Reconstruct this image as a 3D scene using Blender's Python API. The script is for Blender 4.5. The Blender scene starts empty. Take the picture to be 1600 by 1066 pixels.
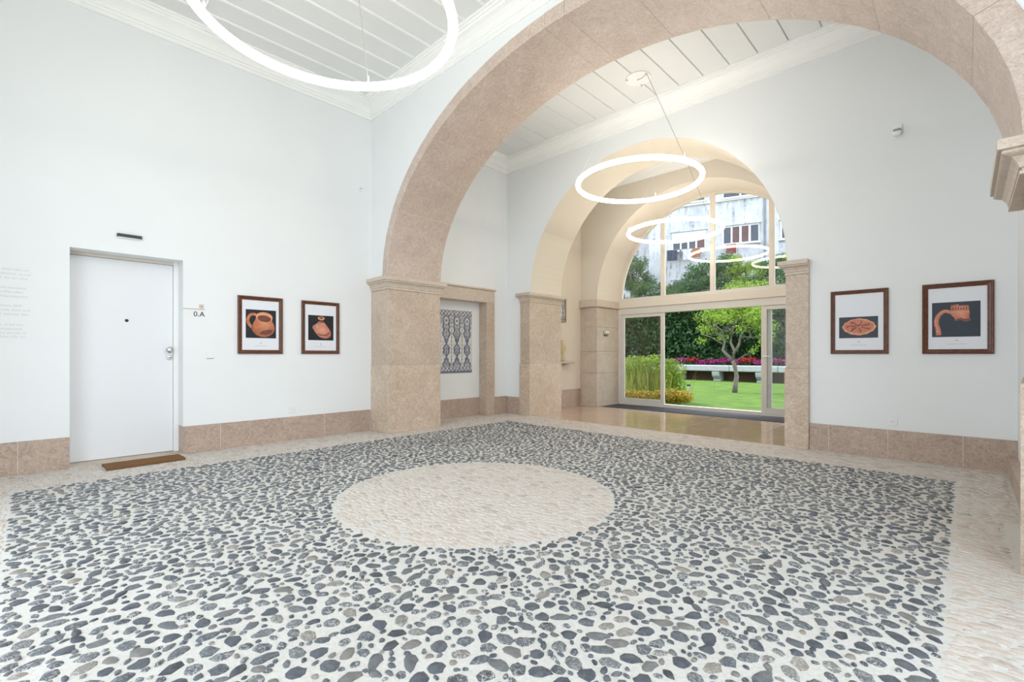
import bpy, bmesh, math, random
import numpy as np
from mathutils import Vector, Matrix

random.seed(7)
rng = np.random.default_rng(11)
SC = bpy.context.scene
COL = SC.collection
PI = math.pi

# ------------------------------------------------------------------ camera
THETA = math.atan2(709, 736)
cam = bpy.data.objects.new('camera', bpy.data.cameras.new('camera'))
COL.objects.link(cam)
cam.location = (0, 0, 1.15)
cam.rotation_euler = (PI / 2, 0, THETA)
cam.data.sensor_width = 36
cam.data.lens = 36 * 736 / 1600
cam.data.shift_y = 21.5 / 1600
cam.data.clip_start = 0.02
SC.camera = cam

# ------------------------------------------------------------------ world, sun, exposure
RING_STRENGTH = 8.6
SKY = 1.8
w = bpy.data.worlds.new('world'); SC.world = w; w.use_nodes = True
w.node_tree.nodes['Background'].inputs[0].default_value = (0.84, 0.93, 1.0, 1)
w.node_tree.nodes['Background'].inputs[1].default_value = SKY
sun = bpy.data.objects.new('sun', bpy.data.lights.new('sun', 'SUN'))
COL.objects.link(sun)
sun.data.energy = 1.6; sun.data.angle = math.radians(6); sun.data.color = (1, 0.95, 0.86)
sun.rotation_euler = (math.radians(0), math.radians(-38), math.radians(-14))
def portal(loc, rot, sx, sy):
    l = bpy.data.lights.new('sky_portal', 'AREA'); l.shape = 'RECTANGLE'; l.size = sx; l.size_y = sy
    l.cycles.is_portal = True
    o = bpy.data.objects.new('sky_portal', l); COL.objects.link(o)
    o.location = loc; o.rotation_euler = rot
portal((-3.0, -1.0, 2.1), (PI / 2, 0, 0), 4.0, 4.1)          # invented opening behind the camera, added to let in sky light
portal((0.78, 1.4, 2.2), (0, PI / 2, 0), 4.0, 3.2)           # invented opening beside the camera, likewise added for daylight
portal((-3.7, 9.75, 2.2), (-PI / 2, 0, 0), 4.2, 4.4)         # garden glazing
SC.view_settings.view_transform = 'Standard'
SC.view_settings.look = 'None'
SC.view_settings.exposure = 0.86
SC.view_settings.gamma = 1.0
SC.view_settings.use_curve_mapping = False

# ------------------------------------------------------------------ materials
def lin(r, g, b):
    f = lambda c: c / 12.92 if c <= 0.04045 else ((c + 0.055) / 1.055) ** 2.4
    return (f(r / 255), f(g / 255), f(b / 255), 1)

class NT:
    def __init__(s, name):
        s.m = bpy.data.materials.new(name); s.m.use_nodes = True
        s.t = s.m.node_tree; s.b = s.t.nodes['Principled BSDF']; s.out = s.t.nodes['Material Output']
    def n(s, typ, **kw):
        nd = s.t.nodes.new(typ)
        for k, v in kw.items():
            if isinstance(k, str) and hasattr(nd, k) and k not in nd.inputs: setattr(nd, k, v)
        return nd
    def l(s, a, b): s.t.links.new(a, b)
    def coord(s, kind='Object'):
        if kind == 'Position': return s.n('ShaderNodeNewGeometry').outputs['Position']
        return s.n('ShaderNodeTexCoord').outputs[kind]
    def noise(s, scale, detail=3, rough=0.55, co=None, dist=0.0):
        nd = s.n('ShaderNodeTexNoise'); nd.inputs['Scale'].default_value = scale
        nd.inputs['Detail'].default_value = detail; nd.inputs['Roughness'].default_value = rough
        nd.inputs['Distortion'].default_value = dist
        if co is not None: s.l(co, nd.inputs['Vector'])
        return nd.outputs['Fac']
    def ramp(s, fac, stops):
        r = s.n('ShaderNodeValToRGB'); e = r.color_ramp.elements
        while len(e) < len(stops): e.new(0.5)
        for i, (p, c) in enumerate(stops): e[i].position = p; e[i].color = c
        s.l(fac, r.inputs[0]); return r.outputs[0]
    def mix(s, fac, a, b, mode='MIX'):
        x = s.n('ShaderNodeMix'); x.data_type = 'RGBA'; x.blend_type = mode
        for v, i in ((fac, 0), (a, 6), (b, 7)):
            if hasattr(v, 'is_linked') or hasattr(v, 'links'): s.l(v, x.inputs[i])
            else: x.inputs[i].default_value = v
        return x.outputs[2]
    def bump(s, h, strength, dist=0.01):
        b = s.n('ShaderNodeBump'); b.inputs['Strength'].default_value = strength
        b.inputs['Distance'].default_value = dist
        s.l(h, b.inputs['Height']); s.l(b.outputs[0], s.b.inputs['Normal'])
    def base(s, c):
        if hasattr(c, 'links'): s.l(c, s.b.inputs['Base Color'])
        else: s.b.inputs['Base Color'].default_value = c
    def rough(s, r): s.b.inputs['Roughness'].default_value = r

MATS = {}
def mat(name, col, rough=0.6, var=0.06, scale=6, metallic=0, bump=0.0, spec=0.5, co='Position'):
    if name in MATS: return MATS[name]
    t = NT(name); c = lin(*col)
    f = t.noise(scale, 4, 0.6, t.coord(co))
    lo = tuple(max(0, x * (1 - var)) for x in c[:3]) + (1,)
    hi = tuple(min(1, x * (1 + var)) for x in c[:3]) + (1,)
    t.base(t.ramp(f, [(0.3, lo), (0.7, hi)])); t.rough(rough)
    t.b.inputs['Metallic'].default_value = metallic
    t.b.inputs['Specular IOR Level'].default_value = spec
    if bump: t.bump(f, bump, 0.004)
    MATS[name] = t.m; return t.m

def stone(name, base, light, dark, rough=0.42, scale=1.0, polish=False):
    """pinkish fossil limestone: cloudy tone, fine vermicular flecks, pits"""
    t = NT(name); co = t.coord('Position')
    cloud = t.noise(2.6 * scale, 4, 0.6, co, 0.6)
    mid = t.noise(10 * scale, 6, 0.7, co, 2.2)
    fine = t.noise(75 * scale, 3, 0.6, co, 1.0)
    c = t.ramp(cloud, [(0.3, lin(*dark)), (0.5, lin(*base)), (0.72, lin(*light))])
    c2 = t.ramp(mid, [(0.36, lin(*dark)), (0.5, lin(*base)), (0.66, lin(*light))])
    c = t.mix(0.62, c, c2)
    v = t.n('ShaderNodeTexVoronoi'); v.feature = 'DISTANCE_TO_EDGE'; v.inputs['Scale'].default_value = 17 * scale
    t.l(co, v.inputs['Vector'])
    vein = t.ramp(v.outputs['Distance'], [(0.0, (1, 1, 1, 1)), (0.06, (0, 0, 0, 1))])
    c = t.mix(t.mix(0.75, vein, (0, 0, 0, 1)), c, lin(*light))
    spk = t.ramp(fine, [(0.34, lin(*dark)), (0.46, lin(*base)), (0.62, lin(*light))])
    c = t.mix(0.38, c, spk)
    t.base(c); t.rough(rough)
    if not polish: t.bump(fine, 0.12, 0.003)
    MATS[name] = t.m; return t.m

WALL = mat('white_plaster', (237, 239, 240), 0.75, 0.012, 1.2)
WALLB = mat('cream_plaster', (223, 213, 199), 0.75, 0.012, 1.2)
CEILW = mat('painted_board', (232, 233, 232), 0.55, 0.012, 2)
TRIMW = mat('trim_white', (248, 248, 246), 0.5, 0.01, 2)
LIME = stone('pink_limestone', (194, 174, 155), (222, 206, 190), (160, 138, 121))
LIMEP = stone('pink_limestone_warm', (200, 180, 167), (224, 210, 199), (170, 147, 135), scale=1.15)
LIME2 = stone('pink_limestone_shell', (200, 178, 157), (230, 215, 198), (172, 148, 126), scale=0.62)
SKIRT = stone('skirting_limestone', (180, 158, 143), (208, 190, 174), (148, 124, 110), scale=0.8)
IMP = stone('moulding_limestone', (202, 186, 170), (220, 206, 192), (182, 162, 146), scale=0.9)
GREYST = stone('weathered_limestone', (196, 182, 166), (218, 206, 192), (150, 136, 122), rough=0.6, scale=1.4)
POLISH = stone('polished_limestone', (196, 170, 148), (212, 190, 168), (176, 148, 126), rough=0.1, scale=0.7, polish=True)
DOORW = mat('door_white', (236, 237, 240), 0.4, 0.006, 1)
FRAMEG = mat('frame_lacquer', (214, 210, 204), 0.4, 0.01, 2)
FRAMEC = mat('frame_cream', (220, 211, 199), 0.45, 0.01, 2)
BLACK = mat('black_plastic', (22, 23, 28), 0.35, 0.1, 8)
CHROME = mat('brushed_steel', (205, 205, 205), 0.22, 0.03, 40, metallic=1)
PLASTW = mat('white_plastic', (240, 240, 240), 0.3, 0.004, 2)
GREYP = mat('grey_plastic', (150, 152, 154), 0.4, 0.03, 8)
DARKMAT = mat('charcoal_mat', (62, 62, 70), 0.8, 0.15, 200, bump=0.3)
GOLD = mat('dull_gold', (190, 172, 136), 0.5, 0.04, 8)
INK = mat('dark_ink', (52, 60, 72), 0.6, 0.04, 8)
PALEINK = mat('pale_gold_ink', (205, 206, 196), 0.7, 0.03, 8)
CABLE = mat('cable_grey', (150, 146, 140), 0.5, 0.03, 8)
PAPER = mat('print_paper', (232, 234, 240), 0.6, 0.006, 2)
SLATE = mat('print_slate', (44, 54, 66), 0.5, 0.12, 8)
NAVYB = mat('print_black', (18, 22, 30), 0.5, 0.2, 8)
CAPT = mat('caption_ink', (186, 186, 190), 0.6, 0.03, 8)

def make_coir():
    t = NT('coir'); co = t.coord('Position'); f = t.noise(160, 4, 0.7, co)
    t.base(t.ramp(f, [(0.3, lin(104, 70, 36)), (0.7, lin(150, 106, 60))])); t.rough(0.95); t.bump(f, 0.8, 0.01)
    return t.m
COIR = make_coir()
def make_wood():
    t = NT('frame_wood'); co = t.coord('Object')
    mp = t.n('ShaderNodeMapping'); mp.inputs['Scale'].default_value = (4, 40, 4); t.l(co, mp.inputs[0])
    f = t.noise(6, 4, 0.6, mp.outputs[0], 0.8)
    t.base(t.ramp(f, [(0.3, lin(66, 34, 22)), (0.5, lin(96, 54, 34)), (0.75, lin(128, 78, 48))])); t.rough(0.35)
    return t.m
WOOD = make_wood()
def make_terracotta(name, a, b, c):
    t = NT(name); co = t.coord('Object'); f = t.noise(26, 5, 0.65, co, 1.0)
    t.base(t.ramp(f, [(0.3, lin(*a)), (0.5, lin(*b)), (0.72, lin(*c))])); t.rough(0.6); return t.m
def make_print_pot(name, dark, mid, light, cx=0.55, cz=0.62):
    t = NT(name); co = t.coord('Generated'); mp = t.n('ShaderNodeMapping'); mp.inputs['Location'].default_value = (-cx, 0, -cz); mp.inputs['Scale'].default_value = (1, 0, 1); t.l(co, mp.inputs[0])
    g = t.n('ShaderNodeVectorMath'); g.operation = 'LENGTH'; t.l(mp.outputs[0], g.inputs[0])
    f = t.noise(7, 5, 0.7, co, 1.2)
    c = t.ramp(g.outputs['Value'], [(0.05, lin(*light)), (0.35, lin(*mid)), (0.72, lin(*dark))])
    t.base(t.mix(0.3, c, t.ramp(f, [(0.35, lin(*dark)), (0.65, lin(*light))]))); t.rough(0.6); return t.m
POT1 = make_print_pot('print_jug', (122, 62, 40), (196, 116, 78), (226, 156, 116))
POT2 = make_print_pot('print_bottle', (146, 78, 62), (206, 126, 104), (232, 166, 142), 0.5, 0.5)
TERRA = make_terracotta('print_terracotta', (166, 92, 58), (200, 122, 84), (222, 152, 114))
TERRA2 = make_terracotta('print_terracotta_pink', (178, 104, 88), (200, 126, 108), (220, 156, 136))
TERRAD = make_terracotta('print_terracotta_dark', (84, 44, 38), (116, 64, 54), (150, 88, 72))
TERRAL = make_terracotta('print_terracotta_light', (214, 140, 96), (226, 158, 114), (238, 184, 140))

def make_glass():
    t = NT('window_glass'); t.t.nodes.remove(t.b)
    tr = t.n('ShaderNodeBsdfTransparent'); tr.inputs[0].default_value = (0.96, 0.975, 0.97, 1)
    gl = t.n('ShaderNodeBsdfGlossy'); gl.inputs['Roughness'].default_value = 0.0
    gl.inputs['Color'].default_value = (1, 1, 1, 1)
    fr = t.n('ShaderNodeFresnel'); fr.inputs['IOR'].default_value = 1.6
    mx = t.n('ShaderNodeMixShader'); t.l(fr.outputs[0], mx.inputs[0]); t.l(tr.outputs[0], mx.inputs[1]); t.l(gl.outputs[0], mx.inputs[2])
    t.l(mx.outputs[0], t.out.inputs['Surface']); return t.m
GLASS = make_glass()
def make_emit(name, col, s):
    t = NT(name); t.b.inputs['Base Color'].default_value = (0.9, 0.9, 0.9, 1)
    t.b.inputs['Emission Color'].default_value = col; t.b.inputs['Emission Strength'].default_value = s; return t.m
LAMP = make_emit('lamp_tube', (1.0, 0.93, 0.82, 1), RING_STRENGTH)

def make_cobble():
    t = NT('dark_cobble'); co = t.coord('Position')
    a = t.n('ShaderNodeVertexColor'); a.layer_name = 'tint'
    sp = t.n('ShaderNodeSeparateColor'); t.l(a.outputs[0], sp.inputs[0])
    sm = t.noise(70, 5, 0.75, co, 1.5); big = t.noise(22, 3, 0.6, co, 0.8)
    c = t.ramp(sp.outputs[0], [(0.0, lin(38, 46, 58)), (0.35, lin(62, 73, 88)), (0.66, lin(80, 88, 98)), (0.86, lin(106, 110, 114)), (0.95, lin(138, 132, 124)), (1.0, lin(172, 158, 144))])
    c = t.mix(0.35, c, t.ramp(big, [(0.3, lin(40, 48, 60)), (0.7, lin(130, 132, 134))]))
    smear = t.ramp(sm, [(0.5, (0, 0, 0, 1)), (0.6, (1, 1, 1, 1))])
    amt = t.ramp(sp.outputs[1], [(0.25, (0.05, 0.05, 0.05, 1)), (0.95, (0.95, 0.95, 0.95, 1))])
    t.base(t.mix(t.mix(1.0, smear, amt, 'MULTIPLY'), c, lin(200, 200, 196)))
    t.rough(0.4); t.bump(sm, 0.4, 0.006); return t.m
COBBLE = make_cobble()
def make_pale():
    t = NT('pale_cobble'); co = t.coord('Position')
    a = t.n('ShaderNodeVertexColor'); a.layer_name = 'tint'
    sp = t.n('ShaderNodeSeparateColor'); t.l(a.outputs[0], sp.inputs[0])
    mp = t.n('ShaderNodeMapping'); mp.inputs['Scale'].default_value = (30, 95, 60); t.l(co, mp.inputs[0])
    fine = t.noise(1.0, 5, 0.75, mp.outputs[0], 0.6)
    c = t.ramp(sp.outputs[0], [(0.0, lin(150, 144, 140)), (0.10, lin(186, 172, 162)), (0.35, lin(206, 193, 184)), (0.75, lin(213, 206, 199)), (1.0, lin(206, 204, 202))])
    d = t.ramp(fine, [(0.34, lin(134, 124, 116)), (0.48, lin(202, 190, 180)), (0.7, lin(218, 211, 204))])
    t.base(t.mix(0.5, c, d)); t.rough(0.5); t.bump(fine, 0.5, 0.006); return t.m
PALE = make_pale()
def make_mortar():
    t = NT('mortar'); co = t.coord('Position'); f = t.noise(60, 6, 0.75, co); g = t.noise(3, 3, 0.6, co)
    c = t.ramp(f, [(0.3, lin(186, 183, 177)), (0.6, lin(214, 212, 208))])
    t.base(t.mix(0.3, c, t.ramp(g, [(0.3, lin(204, 199, 190)), (0.7, lin(218, 217, 214))]))); t.rough(0.8); t.bump(f, 0.5, 0.008); return t.m
MORTAR = make_mortar()

# ------------------------------------------------------------------ mesh helpers
def setp(o, label=None, cat=None, group=None, kind=None):
    if label: o['label'] = label
    if cat: o['category'] = cat
    if group: o['group'] = group
    if kind: o['kind'] = kind
    return o
def link(name, me, m=None, parent=None, loc=None, rz=0.0):
    o = bpy.data.objects.new(name, me); COL.objects.link(o)
    if m is not None and me is not None:
        if len(me.materials) == 0: me.materials.append(m)
    if parent: o.parent = parent
    if loc: o.location = loc
    if rz: o.rotation_euler = (0, 0, rz)
    return o
def empty(name, loc=(0, 0, 0), rz=0.0, label=None, cat=None, group=None, kind=None):
    o = bpy.data.objects.new(name, None); COL.objects.link(o); o.location = loc
    o.rotation_euler = (0, 0, rz); o.empty_display_size = 0.1
    return setp(o, label, cat, group, kind)

class MB:
    def __init__(s): s.v = []; s.f = []
    def add(s, vs, fs):
        k = len(s.v); s.v += [tuple(p) for p in vs]; s.f += [tuple(i + k for i in f) for f in fs]; return s
    def box(s, x0, x1, y0, y1, z0, z1, b=0.0):
        if b <= 0:
            return s.add([(x0,y0,z0),(x1,y0,z0),(x1,y1,z0),(x0,y1,z0),(x0,y0,z1),(x1,y0,z1),(x1,y1,z1),(x0,y1,z1)],
                [(0,3,2,1),(4,5,6,7),(0,1,5,4),(1,2,6,5),(2,3,7,6),(3,0,4,7)])
        bm = bmesh.new(); bmesh.ops.create_cube(bm, size=1)
        for v in bm.verts:
            v.co = ((x0+x1)/2 + v.co.x*(x1-x0), (y0+y1)/2 + v.co.y*(y1-y0), (z0+z1)/2 + v.co.z*(z1-z0))
        bmesh.ops.bevel(bm, geom=bm.edges[:], offset=b, segments=1, affect='EDGES')
        bm.verts.index_update(); s.add([v.co[:] for v in bm.verts], [[v.index for v in f.verts] for f in bm.faces]); bm.free(); return s
    def prism(s, poly, a, b, ax='y'):
        """poly of 2D points extruded along axis from a to b. ax y: (x,z); z: (x,y); x: (y,z)"""
        n = len(poly)
        put = {'y': lambda p, t: (p[0], t, p[1]), 'z': lambda p, t: (p[0], p[1], t), 'x': lambda p, t: (t, p[0], p[1])}[ax]
        vs = [put(p, a) for p in poly] + [put(p, b) for p in poly]
        return s.add(vs, [tuple(range(n)), tuple(range(2*n-1, n-1, -1))] + [(i, n+i, n+(i+1) % n, (i+1) % n) for i in range(n)])
    def lathe(s, prof, c=(0, 0, 0), n=24, ax='z'):
        k = []
        for (r, h) in prof:
            for i in range(n):
                a = 2*PI*i/n; x, y = r*math.cos(a), r*math.sin(a)
                p = {'z': (x, y, h), 'x': (h, x, y), 'y': (x, h, y)}[ax]
                k.append((c[0]+p[0], c[1]+p[1], c[2]+p[2]))
        fs = [(j*n+i, j*n+(i+1) % n, (j+1)*n+(i+1) % n, (j+1)*n+i) for j in range(len(prof)-1) for i in range(n)]
        fs += [tuple(range(n-1, -1, -1)), tuple((len(prof)-1)*n+i for i in range(n))]
        return s.add(k, fs)
    def tube(s, pts, rad, n=6):
        pts = [Vector(p) for p in pts]; m = len(pts)
        rad = rad if isinstance(rad, (list, tuple)) else [rad]*m
        vs = []
        for i, p in enumerate(pts):
            d = (pts[min(i+1, m-1)] - pts[max(i-1, 0)]).normalized()
            u = d.orthogonal().normalized() if abs(d.z) > 0.99 else d.cross(Vector((0, 0, 1))).normalized()
            q = d.cross(u)
            for j in range(n):
                a = 2*PI*j/n; vs.append(p + rad[i]*(math.cos(a)*u + math.sin(a)*q))
        fs = [(i*n+j, i*n+(j+1) % n, (i+1)*n+(j+1) % n, (i+1)*n+j) for i in range(m-1) for j in range(n)]
        fs += [tuple(range(n-1, -1, -1)), tuple((m-1)*n+j for j in range(n))]
        return s.add(vs, fs)
    def build(s, name, m, parent=None, smooth=False, loc=None, rz=0.0):
        me = bpy.data.meshes.new(name); me.from_pydata(s.v, [], s.f); me.update()
        bm = bmesh.new(); bm.from_mesh(me); bmesh.ops.recalc_face_normals(bm, faces=bm.faces[:]); bm.to_mesh(me); bm.free()
        if smooth:
            me.polygons.foreach_set('use_smooth', [True]*len(me.polygons))
        return link(name, me, m, parent, loc, rz)
def B(name, m, parent, *a, b=0.0): return MB().box(*a, b=b).build(name, m, parent)
def struct(o): o['kind'] = 'structure'; return o
def smooth_by_angle(o, ang=0.6):
    me = o.data; me.polygons.foreach_set('use_smooth', [True]*len(me.polygons))
    try: me.set_sharp_from_angle(angle=ang)
    except Exception: pass

# ================================================================== SETTING
XL, XR, YR = -6.53, 0.70, -0.92          # front bay: left wall, right wall, rear wall
YA0, YA1 = 3.69, 4.62                    # big arch wall
YG0, YG1 = 6.64, 7.56                    # garden arch wall
XBR = 0.36                               # right wall of back bay
ZC = 4.95                                # ceiling
ZT = 5.4
YI0, YI1 = 8.75, 9.72                    # inner arch wall that carries the glazing
XM = -6.27                               # passage left wall

# --- floors
floor = struct(B('floor', MORTAR, None, XL-0.3, XR+0.3, YR-0.2, YG0, -0.12, 0.0))
pass_floor = empty('floor_passage', (-3.76, 8.2, 0), kind='structure')
xs = np.linspace(-6.4, -1.1, 6); 
for i in range(5):
    for j, (ya, yb) in enumerate(((YG0+0.002, 7.68), (7.68, 8.86), (8.86, 9.84))):
        o = B('paving_slab', POLISH, None, xs[i]+0.0012, xs[i+1]-0.0012, ya+0.0012, yb-0.0012, -0.1, 0.004, b=0.001)
        o.parent = pass_floor; o.matrix_parent_inverse = Matrix.Translation((3.76, -8.2, 0))
B('joint_bed', MORTAR, None, -6.4, -1.1, YG0, 9.84, -0.12, -0.002).parent = pass_floor
bpy.data.objects['joint_bed'].matrix_parent_inverse = Matrix.Translation((3.76, -8.2, 0))

# --- cobbles
CXC, CYC, CRC = -2.92, 2.61, 1.11
FX0, FX1, FY0, FY1 = -5.72, -0.06, -0.08, 5.85
def in_field(x, y): return FX0 < x < FX1 and FY0 < y < FY1 and (x-CXC)**2 + (y-CYC)**2 > CRC**2
def darts(x0, x1, y0, y1, n, rmin, rmax, gap, ok, power=2.0):
    cell = rmax*2 + gap; grid = {}; out = []
    r = rmin + (rmax-rmin)*rng.random(n)**power; r = np.sort(r)[::-1]
    X = x0 + (x1-x0)*rng.random(n); Y = y0 + (y1-y0)*rng.random(n)
    for a, b, q in zip(X.tolist(), Y.tolist(), r.tolist()):
        if not ok(a, b, q): continue
        i, j = int(a//cell), int(b//cell); bad = False
        for ii in (i-1, i, i+1):
            for jj in (j-1, j, j+1):
                for (c, d, e) in grid.get((ii, jj), ()):
                    if (a-c)**2 + (b-d)**2 < (q+e+gap)**2: bad = True; break
                if bad: break
            if bad: break
        if bad: continue
        grid.setdefault((i, j), []).append((a, b, q)); out.append((a, b, q))
    return np.array(out)
def okd(x, y, r):
    return FX0+r < x < FX1-r and FY0+r < y < FY1-r and (x-CXC)**2 + (y-CYC)**2 > (CRC+r)**2
dark = darts(FX0, FX1, FY0, FY1, 110000, 0.0112, 0.038, 0.0026, okd, 2.6)
SX = 2.0
def okp(xs_, y, r):
    x = xs_*SX; rx = r*SX
    if x < XL+rx or y > YG0-r or y < -0.55: return False
    if y < YA0 and x > XR-rx: return False
    if y >= YA1 and x > XBR-0.08-rx: return False
    if YA0-0.06 < y < YA1+0.05 and (x-rx < -6.03 or x+rx > 0.19): return False
    inc = (x-CXC)**2 + (y-CYC)**2 < (CRC-rx*0.8)**2
    out = x < FX0-rx*0.7 or x > FX1+rx*0.7 or y > FY1+r or y < FY0-r
    return inc or out
pale = darts(XL/SX, XR/SX, -0.55, YG0, 200000, 0.0075, 0.022, 0.0006, okp, 1.6)
pale[:, 0] *= SX
def stone_arrays(P, K, stretch, hmin, hmax):
    n = len(P); ang = (np.arange(K)/K*2*PI)[None, :] + rng.uniform(-0.28, 0.28, (n, K))*6/K
    rad = rng.uniform(0.76, 1.12, (n, K))
    el = rng.uniform(1.0, 1.55, n)[:, None] if stretch == 1 else np.full((n, 1), stretch**0.5)
    rot = (rng.uniform(0, PI, n) if stretch == 1 else rng.normal(0, 0.12, n))[:, None]
    r = P[:, 2][:, None]
    px = r*rad*np.cos(ang)*(el if stretch == 1 else stretch*1.28); py = r*rad*np.sin(ang)*((1/el**0.6) if stretch == 1 else 1.30)
    x = px*np.cos(rot) - py*np.sin(rot); y = px*np.sin(rot) + py*np.cos(rot)
    h = rng.uniform(hmin, hmax, n)[:, None]
    return x, y, h
def stones_mesh(name, P, K, stretch, hmin, hmax):
    n = len(P); x, y, h = stone_arrays(P, K, stretch, hmin, hmax)
    V = np.zeros((n, 2*K+1, 3))
    V[:, :K, 0] = x; V[:, :K, 1] = y; V[:, :K, 2] = -0.002
    V[:, K:2*K, 0] = x*0.82; V[:, K:2*K, 1] = y*0.82; V[:, K:2*K, 2] = h*0.8
    V[:, 2*K, 2] = h[:, 0]
    V[:, :, 0] += P[:, 0][:, None]; V[:, :, 1] += P[:, 1][:, None]
    fq = [[i, (i+1) % K, K+(i+1) % K, K+i] for i in range(K)]; ft = [[K+i, K+(i+1) % K, 2*K] for i in range(K)]
    off = (np.arange(n)*(2*K+1))[:, None, None]
    faces = (off + np.array(fq)[None]).reshape(-1, 4).tolist() + (off + np.array(ft)[None]).reshape(-1, 3).tolist()
    me = bpy.data.meshes.new(name); me.from_pydata(V.reshape(-1, 3).tolist(), [], faces); me.update()
    ca = me.color_attributes.new('tint', 'FLOAT_COLOR', 'POINT')
    tv = rng.random((n, 4)); ca.data.foreach_set('color', np.repeat(tv, 2*K+1, axis=0).ravel().tolist())
    me.polygons.foreach_set('use_smooth', [True]*len(me.polygons)); return me
def screen_rank(P, k):
    fx, fy = -math.sin(THETA), math.cos(THETA); rx, ry = math.cos(THETA), math.sin(THETA)
    d = P[:, 0]*fx + P[:, 1]*fy; s = P[:, 0]*rx + P[:, 1]*ry
    dd = np.maximum(d, 0.05); u = 800 + 736*s/dd; v = 554.5 + 736*1.15/dd
    vis = (d > 0.3) & (u > -10) & (u < 1610) & (v < 1075)
    sc = np.where(vis, P[:, 2]**2/dd**3, 0)
    o = np.argsort(-sc); return o[:k], o[k:]
def lay(P, name, stuffname, K, stretch, m, hmin, hmax, label_s):
    top, rest = screen_rank(P, 300)
    variants = [stones_mesh(name, np.array([[0, 0, 1.0]]), K+2, stretch, 0.2, 0.32) for _ in range(40)]
    for me in variants: me.materials.append(m)
    for i in top:
        x, y, r = P[i]; me = variants[int(rng.integers(40))]
        o = bpy.data.objects.new(name, me); COL.objects.link(o); o.parent = floor
        o.location = (x, y, 0); o.scale = (r, r, 0.022 if stretch == 1 else 0.012)
        if stretch == 1: o.rotation_euler = (0, 0, float(rng.uniform(0, 2*PI)))
    s = link(stuffname, stones_mesh(stuffname, P[rest], K, stretch, hmin, hmax), m, floor); s['kind'] = 'stuff'; s['label'] = label_s
lay(dark, 'cobblestone', 'dark_cobbles', 8, 1, COBBLE, 0.004, 0.009, 'dark grey cobbles set in pale mortar')
lay(pale, 'pale_cobblestone', 'pale_cobbles', 6, SX, PALE, 0.003, 0.006, 'pale pink narrow cobbles of border and centre disc')

# --- walls
def wallbox(name, m, *a): return struct(B(name, m, None, *a))
# left wall with door opening (door at y .328..1.286)
DY0, DY1, DZ = 0.328, 1.286, 2.242
wl = empty('wall_left', (XL, 1, 0), kind='structure')
def under(o, p):
    o.parent = p; o.matrix_parent_inverse = p.matrix_basis.inverted(); return o
lw = MB().box(XL-0.32, XL, YR-0.3, DY0, 0, ZT).box(XL-0.32, XL, DY1, YA0+0.2, 0, ZT).box(XL-0.32, XL, DY0, DY1, DZ, ZT)
NY0, NY1, NZ = 4.72, 6.07, 2.14          # tiled niche
NB = XL-0.19
lw.box(XL-0.32, XL, YA0+0.2, NY0, 0, ZT).box(XL-0.32, XL, NY1, YG0+0.3, 0, ZT).box(XL-0.32, XL, NY0, NY1, NZ, ZT).box(XL-0.32, NB, NY0, NY1, 0, NZ)
under(lw.build('plaster', WALL), wl)
# rear and right walls behind and beside the camera, with invented openings added for daylight
RX0, RX1, RZ = -5.0, -1.0, 4.15
struct(MB().box(XL-0.3, RX0, YR-0.3, YR, 0, ZT).box(RX1, XR+0.3, YR-0.3, YR, 0, ZT).box(RX0, RX1, YR-0.3, YR, RZ, ZT).build('wall_rear', WALL))
struct(MB().box(XR, XR+0.3, YR, -0.2, 0, ZT).box(XR, XR+0.3, 3.0, YA0, 0, ZT).box(XR, XR+0.3, -0.2, 3.0, RZ, ZT).box(XR, XR+0.3, -0.2, 3.0, 0, 0.2).build('wall_right', WALL))
struct(B('wall_right_back', WALL, None, XBR, XBR+0.3, YA0+0.3, YG0+0.1, 0, ZT))

def arch_pts(cx, a, b, zs, n=64, t0=0.0, t1=PI):
    return [(cx - a*math.cos(t0+(t1-t0)*i/n), zs + b*math.sin(t0+(t1-t0)*i/n)) for i in range(n+1)]
def arch_wall(x0, x1, y0, y1, cx, a, b, zs, ztop, zbase=0.0, n=64):
    mb = MB(); pts = arch_pts(cx, a, b, zs, n)
    for i in range(n):
        (xa, za), (xb, zb) = pts[i], pts[i+1]
        mb.add([(xa,y0,za),(xb,y0,zb),(xb,y0,ztop),(xa,y0,ztop),(xa,y1,za),(xb,y1,zb),(xb,y1,ztop),(xa,y1,ztop)],
               [(0,1,2,3),(7,6,5,4),(0,4,5,1),(3,2,6,7)])
    mb.box(x0, cx-a, y0, y1, zbase, ztop); mb.box(cx+a, x1, y0, y1, zbase, ztop)
    return mb
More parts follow.
